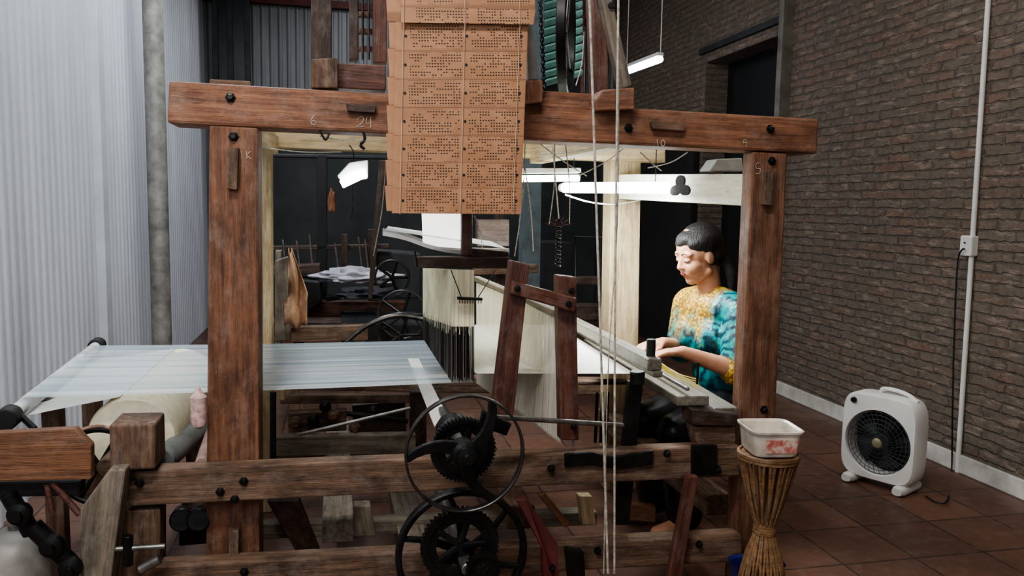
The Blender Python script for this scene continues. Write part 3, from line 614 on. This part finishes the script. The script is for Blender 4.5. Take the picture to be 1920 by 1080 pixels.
pq('inner_post',[(1060,715),(1180,715),(1180,722),(1060,722)],.9,.05,W_OLD,L)
pq('inner_post',[(770,735),(800,735),(800,860),(770,860)],.9,.05,W_DARK,L)
for x in (340,372): cyl('ratchet_drum',onY(x,975,-.0),onY(x+3,965,.25),.03,IRON,L)
cyl('cloth_spool',onY(300,865,.05),onY(392,790,.6),.035,plain('spool_grey',(130,134,130),.6),L)
cyl('cloth_spool',onY(378,870,.05),onY(400,800,.5),.018,plain('spool_pink',(190,160,150),.6),L)
# ------------------------------------------------------------ lamps
TUBE=emit('fluorescent_glow',(235,248,255),34)
lmp=empty('fluorescent_lamp',onY(1160,350,.9)); lab(lmp,'lamp','bright white fluorescent tube lamp hung inside the loom frame')
a=onY(1058,352,1.06); b=onY(1250,352,.56)
cyl('lamp_tube',a,b,.021,TUBE,lmp); cyl('end_cap',a-(b-a).normalized()*.02,a,.018,WHITEP,lmp)
for s in (.1,.9): tube('lamp_hanger',[a.lerp(b,s)+Vector((0,0,.02)),a.lerp(b,s)+Vector((0,0,.15))],.002,IRON,lmp,5)
l4=empty('fluorescent_lamp',onY(1000,330,.95)); lab(l4,'lamp','short bright tube lamp with perforated shade behind the punch cards')
a4=onY(880,336,.95); b4=onY(1086,334,.95)
cyl('lamp_tube',a4,b4,.013,emit('lamp_glow_warm',(240,255,225),18),l4); beam('lamp_housing',a4+Vector((0,0,.03)),b4+Vector((0,0,.03)),.05,.02,WHITEP,l4)
l2=empty('fluorescent_lamp',onY(660,325,.7)); lab(l2,'lamp','small white lamp with glowing tube hung on a hook')
slab('lamp_housing',[onY(x,y,.7) for x,y in((632,330),(655,305),(690,300),(690,335),(668,338),(648,350))],(0,.05,0),WHITEP,l2,.004)
cyl('lamp_tube',onY(640,346,.68),onY(686,324,.68),.014,emit('lamp_glow',(245,250,255),24),l2)
tube('lamp_hanger',[onY(665,304,.72),onY(662,282,.72),onY(655,272,.72)],.002,IRON,l2,5)
bx=pq('ballast_box',[(1330,320),(1345,298),(1392,296),(1394,322)],.3,.08,plain('grey_tin',(150,150,144),.5),None); lab(bx,'box','small grey metal box resting on the white board')
l3=empty('fluorescent_lamp',onY(1205,125,4.2)); lab(l3,'lamp','long fluorescent tube lamp hanging beside the brick wall')
a3=onY(1175,134,3.9); b3=onY(1238,111,3.2); cyl('lamp_tube',a3,b3,.024,emit('lamp_glow_far',(235,240,255),14),l3); beam('lamp_housing',a3+Vector((0,0,.035)),b3+Vector((0,0,.035)),.05,.025,WHITEP,l3)
tube('lamp_hanger',[a3+Vector((0,0,.05)),Vector((a3.x,a3.y,ZC))],.004,WHITEP,l3,5);tube('lamp_hanger',[b3+Vector((0,0,.05)),Vector((b3.x,b3.y,ZC))],.004,WHITEP,l3,5)
# ------------------------------------------------------------ bamboo stand and tub
tc_=onY(1441,848,-.27); st=empty('bamboo_stand',(tc_.x,tc_.y,.0)); lab(st,'basket stand','hourglass-shaped woven bamboo stand tied at its waist')
bm=bmesh.new()
ht=tc_.z; prof=[(0,.078),(.04,.07),(.12,.050),(.18,.032),(.21,.024),(.24,.030),(.33,.055),(ht,.105)]
for k in range(34):
    an=2*math.pi*k/34; off=.16*(1 if k%2 else -1)
    pts=smoothpts([Vector((r*math.cos(an+off*d*4),r*math.sin(an+off*d*4),ht-d)) for d,r in prof],4)
    tubebm(bm,pts,.0042,6)
mk('bamboo_slats',bm,BAMBOO,Matrix.Translation((tc_.x,tc_.y,0)),st,smooth=True)
for d,r in ((.0,.082),(.012,.08),(.2,.030),(.21,.03),(.22,.031),(ht-.01,.108)): ringo('binding_ring',(tc_.x,tc_.y,ht-d if d else ht-.003),(0,0,1),r,.009,.012,BAMBOO,st,48)
lathe('top_disc',(tc_.x,tc_.y,ht-.012),(0,0,1),[(0,0),(.074,0),(.074,.01),(0,.01)],BAMBOO,st)
tub=empty('plastic_tub',(tc_.x,tc_.y,ht)); lab(tub,'tub','square translucent plastic tub with pink printed label on bamboo stand')
TM=Matrix.Translation((tc_.x,tc_.y,ht+.004))@Matrix.Rotation(math.radians(-8),4,'Z')@Matrix.Scale(.94,4)
loft('tub_body',[sup(.060,.060,6,48,0),sup(.064,.064,6,48,.006),sup(.070,.070,6,48,.066),sup(.076,.076,6,48,.068),sup(.077,.077,6,48,.074),sup(.073,.073,6,48,.075),sup(.067,.067,6,48,.07),sup(.060,.060,6,48,.008)],plain('milky_plastic',(214,204,188),.35),TM,tub,True,True)
m=NT('printed_label'); v=m.coord((24,24,24)); n=m.noise(v,2,2); m.base(m.ramp(n,[(.42,lin((214,194,180))),(.5,lin((208,154,138))),(.66,lin((188,104,94)))])); m.rm(.4)
slab('tub_label',[TM@Vector(p) for p in ((-.035,-.067,.014),(.05,-.067,.014),(.053,-.071,.052),(-.038,-.071,.052))],(TM.to_3x3()@Vector((0,-.0015,0))),m.m,tub,0)
bk=loft('plastic_basket',[sup(.06,.04,4,48,0),sup(.072,.05,4,48,.12),sup(.078,.056,4,48,.125),sup(.068,.048,4,48,.118),sup(.056,.038,4,48,.005)],plain('blue_plastic',(30,34,110),.35),Matrix.Translation(onY(1418,1062,-.12)-Vector((0,0,.11))),None,True,True); lab(bk,'basket','small dark blue plastic basket beside the bamboo stand')
zb=bk.matrix_basis.translation.z; bx0=bk.matrix_basis.translation.x
ls=empty('low_stool',(bx0,-.12,0)); lab(ls,'stool','low worn wooden stool holding the blue basket')
beam('seat',(bx0-.13,-.12,zb-.012),(bx0+.1,-.12,zb-.012),.10,.022,W_OLD,ls)
for sx in(-.11,.08):
    for sy in(-.03,.03): beam('leg',(bx0+sx,-.12+sy,0),(bx0+sx,-.12+sy,zb-.024),.025,.025,W_OLD,ls)
# ------------------------------------------------------------ background workshop
FAB=plain('white_fabric',(170,170,178),.85,0,.2,5)
b2_=empty('background_loom',(.2,3.3,0)); lab(b2_,'loom','dark second loom frame standing deeper in the workshop')
pq('post',[(594,290),(613,290),(613,640),(594,640)],2.9,.1,BLACKRUB,b2_)
pq('beam',[(508,462),(730,458),(730,466),(508,470)],2.9,.1,W_DARK,b2_)
pq('beam',[(510,288),(730,292),(730,298),(510,294)],2.9,.1,DKGREY,b2_)
pq('post',[(516,470),(528,470),(528,690),(516,690)],2.7,.08,W_GREY,b2_)
pq('post',[(712,300),(724,300),(698,560),(690,560)],2.0,.05,W_DARK,b2_)
pq('beam',[(575,565),(760,566),(760,600),(575,598)],2.8,.1,W_RED,b2_)
pq('beam',[(505,604),(760,604),(760,612),(505,612)],2.3,.2,W_DARK,b2_)
pq('beam',[(510,500),(600,496),(600,512),(510,516)],2.6,.15,W_DARK,b2_)
pq('post',[(640,440),(652,440),(652,500),(640,500)],2.8,.08,W_DARK,b2_)
pq('post',[(690,430),(706,430),(706,560),(690,560)],2.85,.08,W_DARK,b2_)
pq('beam',[(610,556),(745,536),(748,545),(612,566)],2.5,.06,IRON,b2_)
pq('post',[(930,300),(944,300),(946,620),(930,620)],2.6,.08,W_DARK,b2_)
pq('beam',[(890,500),(1010,496),(1010,512),(890,516)],2.4,.08,W_OLD,b2_)
pq('beam',[(1080,520),(1148,520),(1148,534),(1080,534)],2.0,.08,W_DARK,b2_)
pq('beam',[(1080,572),(1148,572),(1148,600),(1080,600)],1.9,.1,W_DARK,b2_)
pq('warp_bundle',[(515,520),(600,528),(604,566),(560,600),(515,590)],2.5,.3,BLACKRUB,b2_,.01)
pq('machine_bed',[(640,606),(795,606),(795,650),(640,650)],2.2,.5,BLACKRUB,b2_,.01)
pq('machine_bed',[(700,470),(790,476),(790,560),(720,560)],3.0,.3,DKGREY,b2_,.01)
for x in (530,556,580,628,672,684): tube('thread_guide',[onY(x,440+(x*7)%20,2.85),onY(x+8,520,2.7)],.006,IRON2 if x%4 else W_DARK,b2_,6)
for x,y,r,Y in ((755,590,48,1.9),(752,628,44,1.7),(735,520,34,2.3)):
    c=onY(x,y,Y); R=r*(c-CAM).length/F*.98; hw=empty('wheel',c,b2_)
    ringo('wheel_rim',c,(0.2,1,0),R,.012,.03,IRON2,hw)
    for k in range(5): cyl('wheel_spoke',c,c+Vector((math.cos(k*1.2566)*R*.97,0,math.sin(k*1.2566)*R*.97)),.008,IRON,hw,seg=8)
tube('bent_rod',[onY(650,640,1.6),onY(690,610,1.6),onY(740,592,1.6),onY(795,598,1.6)],.012,IRON2,b2_,8,True)
tube('bent_rod',[onY(660,300,1.7),onY(662,380,1.7),onY(658,410,1.7)],.004,IRON,b2_,8,True)
def heap(name,px,py,Y,sx,sy,sz,mat,amp=.25):
    c=onY(px,py,Y); bm=bmesh.new(); bmesh.ops.create_icosphere(bm,subdivisions=5,radius=1)
    for v in bm.verts:
        n=noise.noise(v.co*2.2+Vector((px,0,0)))*amp+noise.noise(v.co*5)*amp*.35
        v.co=Vector((v.co.x*sx*(1+n),v.co.y*sy*(1+n),max(v.co.z,-.35)*sz*(1+n*1.6)))
    return mk(name,bm,mat,Matrix.Translation(c),None,smooth='all')
o=heap('fabric_pile',668,520,2.62,.22,.12,.05,FAB,.5); lab(o,'fabric','crumpled pile of white fabric lying on the back loom')
o=heap('fabric_pile',690,552,2.2,.16,.1,.035,plain('dark_fabric',(40,40,46),.9),.4); lab(o,'fabric','crumpled dark cloth lying on the back loom')
m=NT('brown_paper'); v=m.coord(); n=m.noise(v,9,4); m.base(m.ramp(n,[(.3,lin((150,108,80))),(.7,lin((206,168,134)))])); m.rm(.8); m.bump(n,.8,.02)
bm=bmesh.new(); g=[]
for i in range(13):
    row=[]
    for j in range(13):
        s,t=i/12,j/12; x=538+(-4 if t>.6 else 2) + s*(8+34*min(1,t*1.5)); y=470+t*142-6*math.sin(s*9)
        p=onY(x,y,1.70+.025*math.sin(s*9+t*2)+.02*math.sin(t*11+s*4)); row.append(bm.verts.new(p-Vector((-.1,1.7,.8))))
    g.append(row)
for i in range(12):
    for j in range(12): bm.faces.new((g[i][j],g[i+1][j],g[i+1][j+1],g[i][j+1]))
o=mk('wrapping_paper',bm,m.m,Matrix.Translation((-.1,1.7,.8)),None,smooth='all'); o.modifiers.new('s','SOLIDIFY').thickness=.003; lab(o,'paper','crumpled brown paper hanging from the back frame')
bnp=onY(600,690,1.85); bn=empty('work_bench',(bnp.x,bnp.y,0)); lab(bn,'bench','rough wooden bench behind the warp threads')
pq('bench_top',[(545,614),(690,610),(690,638),(545,642)],1.75,.06,W_OLD,bn); pq('bench_board',[(515,490),(545,480),(545,640),(515,640)],1.85,.1,W_GREY,bn)
for x in (560,675):
    p=onY(x,640,1.80); beam('bench_leg',(p.x,p.y,0),(p.x,p.y,p.z),.05,.05,W_OLD,bn)
gc=pq('square_column',[(980,335),(1014,335),(1010,700),(978,700)],2.75,.14,plain('blue_grey_paint',(96,108,112),.6)); 
for vv in gc.data.vertices:
    w=WM[gc.name]@vv.co; w.z=0 if w.z<.9 else ZC; vv.co=WM[gc.name].inverted()@w
lab(gc,'column','blue grey painted square column')
wf=empty('wire_stand',onZ(1110,760,0)); lab(wf,'stand','thin pale metal tube stand')
tube('stand_frame',[onY(1080,610,1.7),onY(1078,443,1.7),onY(1142,445,1.7),onY(1142,610,1.7)],.006,STEEL,wf)
for p in(onY(1080,610,1.7),onY(1142,610,1.7)): tube('stand_leg',[p,Vector((p.x,p.y,0))],.006,STEEL,wf)
db=pq('dark_cabinet',[(1018,455),(1075,455),(1075,640),(1018,640)],3.2,.4,plain('cabinet_black',(40,42,46),.5)); lab(db,'cabinet','dark painted cabinet in the workshop')
for vv in db.data.vertices:
    w=WM[db.name]@vv.co
    if w.z<.8: w.z=0; vv.co=WM[db.name].inverted()@w
oc=heap('orange_cloth',622,385,2.82,.022,.02,.09,plain('orange_fabric',(130,84,60),.8)); lab(oc,'cloth','orange brown cloth hung on the back loom post')
dd=pq('hanging_box',[(895,412),(955,412),(955,462),(895,462)],1.5,.05,wood('mauve_wood',(80,66,60),(116,98,90))); lab(dd,'box','weathered wooden box hung behind the harness')
# ------------------------------------------------------------ woman
SKIN=NT('skin'); v=SKIN.coord(); n=SKIN.noise(v,30,4); SKIN.base(SKIN.ramp(n,[(.3,lin((192,136,106))),(.7,lin((210,158,128)))])); SKIN.rm(.55); SKIN.b.inputs['Subsurface Weight'].default_value=.08; SKIN.b.inputs['Subsurface Radius'].default_value=(.02,.008,.004); SKIN=SKIN.m
HAIR=NT('hair'); v=HAIR.coord((60,60,8)); n=HAIR.noise(v,3,5); HAIR.base(HAIR.ramp(n,[(.35,lin((12,9,8))),(.7,lin((36,25,22)))])); HAIR.rm(.55); HAIR.bump(n,.9,.006); HAIR=HAIR.m
O=Vector((1.580,.80,.50)); fw=Vector((-.97,-.22,0)).normalized(); lf=Vector((-fw.y,fw.x,0)); UP=Vector((0,0,1))
def B(a,b,c): return O+fw*a+lf*b+UP*c
def ell(bm,c,r,axes):
    M=Matrix((axes[0]*r[0],axes[1]*r[1],axes[2]*r[2])).transposed().to_4x4(); M.translation=c-O
    bmesh.ops.create_uvsphere(bm,u_segments=20,v_segments=14,radius=1,matrix=M)
def cap(bm,p0,p1,r0,r1):
    d=(p1-p0); ax=d.normalized()
    x=ax.orthogonal().normalized(); y=ax.cross(x)
    N=min(max(3,int(d.length/(min(r0,r1)*.35))),40)
    seg=16; seqs=[]; rows=[]
    for k in range(1,5): a=math.pi/2*k/5; seqs.append((p0-ax*r0*math.cos(a),r0*math.sin(a)))
    for i in range(N+1): seqs.append((p0+d*i/N,r0+(r1-r0)*i/N))
    for k in range(4,0,-1): a=math.pi/2*k/5; seqs.append((p1+ax*r1*math.cos(a),r1*math.sin(a)))
    for p,r in seqs: rows.append([bm.verts.new(p-O+x*r*math.cos(2*math.pi*k/seg)+y*r*math.sin(2*math.pi*k/seg)) for k in range(seg)])
    for a,b in zip(rows,rows[1:]):
        for k in range(seg): bm.faces.new((a[k],a[(k+1)%seg],b[(k+1)%seg],b[k]))
    bm.faces.new(rows[0]); bm.faces.new(rows[-1][::-1])
AX=(fw,lf,UP)
lean=.28
def T(a,b,c): return B(a+lean*c,b,c)
def torso(bm,g=0.0):
    ell(bm,T(0,0,.0),(.125+g,.165+g,.11+g),AX); ell(bm,T(0,0,.14),(.10+g,.135+g,.14+g),AX)
    ell(bm,T(.0,0,.29),(.11+g,.15+g,.15+g),AX); ell(bm,T(-.01,0,.385),(.085+g,.155+g,.075+g),AX)
    for s in(-1,1):
        ell(bm,T(.075,s*.066,.275),(.058+g,.062+g,.066+g),AX)
        cap(bm,T(-.01,s*.05,.42),T(-.01,s*.155,.39),.045+g,.052+g)
shL=T(-.01,.165,.38); shR=T(-.01,-.165,.38)
elL=Vector((1.478,.56,.672)); wrL=Vector((1.255,.56,.752)); elR=Vector((1.43,.95,.69)); wrR=Vector((1.235,.70,.762))
def uparms(bm,g=0.0,end=1.0):
    for s,e in((shL,elL),(shR,elR)): cap(bm,s,s.lerp(e,end),.052+g,.042+g+(.010 if g else 0))
def legs(bm,g=0.0,end=1.0):
    for s in(-1,1):
        hip=B(.02,s*.085,-.01); kn=B(.34,s*.10,-.075); an=B(.28,s*.10,-.42)
        cap(bm,hip,kn,.085+g,.06+g); cap(bm,kn,kn.lerp(an,end),.057+g,.036+g*(2.2 if g else 1))
NB=T(0,0,.43); H=Vector((1.398,.765,1.100))
hf=(Vector((-.985,-.17,0)).normalized()*math.cos(math.radians(18))+Vector((0,0,-math.sin(math.radians(18))))); hl=UP.cross(hf).normalized(); hu=hf.cross(hl).normalized(); HX=(hf,hl,hu)
def HP(a,b,c): return H+hf*a+hl*b+hu*c
body=bmesh.new(); torso(body); uparms(body); legs(body)
cap(body,NB,HP(-.03,0,-.05),.050,.044)
ell(body,HP(-.012,0,.03),(.093,.073,.090),HX); ell(body,HP(.018,0,-.035),(.068,.055,.076),HX); ell(body,HP(.052,0,-.086),(.025,.025,.021),HX)
for s in(-1,1):
    ell(body,HP(.044,s*.028,-.030),(.036,.029,.034),HX); ell(body,HP(-.005,s*.071,-.01),(.018,.008,.026),HX)
    ell(body,HP(.060,s*.027,.024),(.020,.026,.014),HX); cap(body,HP(.0,s*.042,-.066),HP(.045,s*.014,-.086),.019,.019)
    ell(body,HP(.068,s*.029,.003),(.0125,.016,.010),HX)
cap(body,HP(.078,0,.010),HP(.094,0,-.022),.0080,.0110); 
for s in(-1,1): ell(body,HP(.087,s*.0095,-.026),(.010,.0075,.0075),HX)
ell(body,HP(.073,0,-.052),(.016,.022,.016),HX)
def hand(bm,wr,dirv,nrmv,side):
    d=dirv.normalized(); s=nrmv.cross(d).normalized()*side; nn_=nrmv.normalized()
    ell(bm,wr+d*.018,(.036,.025,.019),(d,s,nn_)); ell(bm,wr+d*.050,(.040,.034,.0155),(d,s,nn_))
    for k,(o,Lf) in enumerate(((.026,.066),(.009,.074),(-.009,.070),(-.025,.055))):
        b0=wr+d*.068+s*o; b1=b0+(d*.97-nn_*(.10+.04*k)+s*o*2).normalized()*Lf*.45; b2=b1+(d*.80-nn_*.55).normalized()*Lf*.32; b3=b2+(d*.5-nn_*.8).normalized()*Lf*.25
        cap(bm,b0,b1,.0085,.0078); cap(bm,b1,b2,.0078,.007); cap(bm,b2,b3,.007,.006)
    t0=wr+d*.022+s*.022; t1=t0+(d*.75+s*.5-nn_*.35).normalized()*.036; t2=t1+(d*.95-s*.05-nn_*.4).normalized()*.028
    cap(bm,t0,t1,.011,.0095); cap(bm,t1,t2,.0095,.0075)
cap(body,elL,wrL,.041,.022); cap(body,elR,wrR,.04,.022)
hand(body,wrL,Vector((-1,.10,-.05)),Vector((-.05,.1,1)),-1); hand(body,wrR,Vector((-1,-.3,-.05)),Vector((-.05,0,1)),1)
for s in(-1,1): 
    an=B(.28,s*.10,-.42); cap(body,an+Vector((0,0,-.03)),an+fw*.13+Vector((0,0,-.045)),.032,.026)
def rem(name,bm,mat,vox,parent=None,sm=6,fac=.5):
    o=mk(name,bm,mat,Matrix.Translation(O),parent,smooth='all')
    r=o.modifiers.new('r','REMESH'); r.mode='VOXEL'; r.voxel_size=vox; r.use_smooth_shade=True
    s=o.modifiers.new('s','SMOOTH'); s.iterations=sm; s.factor=fac; return o
per=rem('person',body,SKIN,.0042,None,4); lab(per,'person','seated woman in teal and gold patterned blouse weaving, looking down')
bpy.context.view_layer.update(); dg=bpy.context.evaluated_depsgraph_get(); ev=per.evaluated_get(dg); eme=ev.to_mesh()
bvh=BVHTree.FromPolygons([O+v.co for v in eme.vertices],[tuple(p.vertices) for p in eme.polygons]); ev.to_mesh_clear()
def surf(b_,c_,out=.0005):
    h=bvh.ray_cast(HP(.25,b_,c_),-hf)[0]
    return (h if h is not None else HP(.085,b_,c_))+hf*out
bl=bmesh.new(); torso(bl,.013); uparms(bl,.016,.97)
m=NT('teal_gold_print'); v=m.coord(); sep=m.add('ShaderNodeSeparateXYZ'); m.l(v,sep.inputs[0])
n0=m.noise(v,14,4,.6)
wv=m.add('ShaderNodeTexWave',wave_type='BANDS',bands_direction='DIAGONAL'); m.l(v,wv.inputs['Vector']); wv.inputs['Scale'].default_value=10; wv.inputs['Distortion'].default_value=11; wv.inputs['Detail'].default_value=3
teal=m.ramp(wv.outputs['Fac'],[(.08,lin((3,52,64))),(.3,lin((0,104,116))),(.8,lin((4,128,136))),(.97,lin((24,144,130)))])
vo=m.add('ShaderNodeTexVoronoi'); m.l(v,vo.inputs['Vector']); vo.inputs['Scale'].default_value=85
gold=m.ramp(vo.outputs['Distance'],[(.1,lin((236,208,100))),(.4,lin((200,156,54))),(.7,lin((132,100,38)))])
mk1=m.math('ADD',m.math('MULTIPLY',m.math('SUBTRACT',sep.outputs['Z'],.25),9.0),m.math('MULTIPLY',m.math('SUBTRACT',n0,.5),3.0))
slv=m.math('MULTIPLY',m.math('ADD',sep.outputs['Y'],.135),30.0)
mk2=m.math('MINIMUM',mk1,slv)
cuff=m.math('MULTIPLY',m.math('SUBTRACT',.235,sep.outputs['Z']),m.math('LESS_THAN',sep.outputs['Y'],-.19)); cuff=m.math('MULTIPLY',cuff,40.0)
msk=m.math('MAXIMUM',mk2,cuff); cl=m.add('ShaderNodeClamp'); m.l(msk,cl.inputs['Value'])
c=m.mix(cl.outputs[0],teal,gold)
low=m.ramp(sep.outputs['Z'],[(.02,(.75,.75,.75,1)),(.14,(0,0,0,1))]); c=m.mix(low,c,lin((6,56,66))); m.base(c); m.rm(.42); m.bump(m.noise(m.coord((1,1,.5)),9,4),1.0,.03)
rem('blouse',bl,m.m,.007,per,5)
tr_=bmesh.new(); ell(tr_,T(0,0,-.02),(.135,.172,.1),AX); legs(tr_,.016,.96); rem('trousers',tr_,plain('black_satin',(20,19,22),.35,0,.3,12),.008,per,5)
hb_=bmesh.new()
ell(hb_,HP(-.026,0,.038),(.095,.079,.088),HX); ell(hb_,HP(.012,0,.078),(.064,.056,.032),HX); ell(hb_,HP(.004,0,.068),(.078,.050,.028),HX)
for s in(-1,1):
    ell(hb_,HP(-.018,s*.050,.050),(.070,.028,.044),HX); ell(hb_,HP(-.045,s*.046,-.008),(.050,.031,.046),HX); ell(hb_,HP(.020,s*.043,.056),(.042,.026,.028),HX)
PT=[H+Vector((.075,.0,-.01)),H+Vector((.108,-.03,-.03)),H+Vector((.122,-.05,-.08)),H+Vector((.122,-.06,-.14))]
for i,(r0,r1) in enumerate(((.030,.024),(.024,.023),(.023,.010))): cap(hb_,PT[i],PT[i+1],r0,r1)
rem('hair',hb_,HAIR,.006,per,5)
def feat(name,parts,mat):
    bm=bmesh.new()
    for c,r in parts: ell(bm,c,r,HX)
    return mk(name,bm,mat,Matrix.Translation(O),per,smooth='all')
LIP=plain('lip',(166,76,72),.4); BROW=plain('brow_hair',(30,21,18),.7)
feat('lips',[(surf(k*.0055,-.047-.0012*abs(k)+.001*(abs(k)==1),0),(.0032,.0050,.0028)) for k in range(-2,3)]+[(surf(k*.0055,-.053+.0012*abs(k),0),(.0035,.0050,.0032)) for k in range(-2,3)],LIP)
for s in(-1,1):
    feat('eyebrow',[(surf(s*(.012+.0045*k),.026+.0035*math.sin(k/6*2.4),0),(.0024,.0042,.0024*(1-.08*k))) for k in range(7)],BROW)
    feat('eyelash',[(surf(s*(.016+.0038*k),-.002-.0022*math.sin(k/6*math.pi),0),(.0026,.0030,.0026)) for k in range(7)],BROW)
be=empty('weaver_bench',(1.62,.9,0)); lab(be,'bench','narrow wooden plank bench the weaver sits on')
beam('seat',(1.62,.62,.355),(1.62,1.25,.355),.19,.035,W_OLD,be)
for x in(1.56,1.68):
    for y in(.68,1.2): beam('leg',(x,y,0),(x,y,.338),.04,.04,W_OLD,be)
YY=plain('yellow_yarn',(220,200,80),.7)
for k in range(5): tube('weft_thread',[onY(1238,680+k*2,.4),onY(1270,700+k*3,.3),onY(1310,712+k*4,.15)],.0016,YY,L,5,True)
# ------------------------------------------------------------ lights
def area(loc,rot,sx,sy,en,c):  # area lights without fittings, mostly unseen and added to brighten the room
    l=bpy.data.lights.new('area_light','AREA'); l.shape='RECTANGLE'; l.size=sx; l.size_y=sy; l.energy=en; l.color=c
    o=bpy.data.objects.new('area_light',l); COL.objects.link(o); o.location=loc; o.rotation_euler=rot; return o
area((-.3,-1.9,3.4),(math.radians(18),0,0),1.2,.3,66,(1,.95,.91))
area((-.45,2.2,3.4),(0,math.radians(-14),0),.25,3.4,80,(.9,.95,1))
area((.6,5.4,3.5),(0,0,0),1.2,.2,18,(.95,.97,1))
area((2.2,.2,3.45),(0,math.radians(10),0),.3,1.0,13,(1,.94,.88))
fl=area((-.75,-1.9,1.9),(0,0,0),.3,.9,13,(.96,.98,1)); fl.rotation_euler=(Vector((-.5,.4,.65))-Vector((-.75,-1.9,1.9))).to_track_quat('-Z','Y').to_euler()  # unseen fill light added to brighten the warp roll and left end
mid=(a+b)/2
area(mid+Vector((-.03,-.0,-.03)),(0,0,math.atan2(b.y-a.y,b.x-a.x)),.5,.05,16,(.92,.98,1))
w=bpy.data.worlds.new('world'); S.world=w; w.use_nodes=True; w.node_tree.nodes['Background'].inputs[0].default_value=(.72,.74,.78,1); w.node_tree.nodes['Background'].inputs[1].default_value=.25
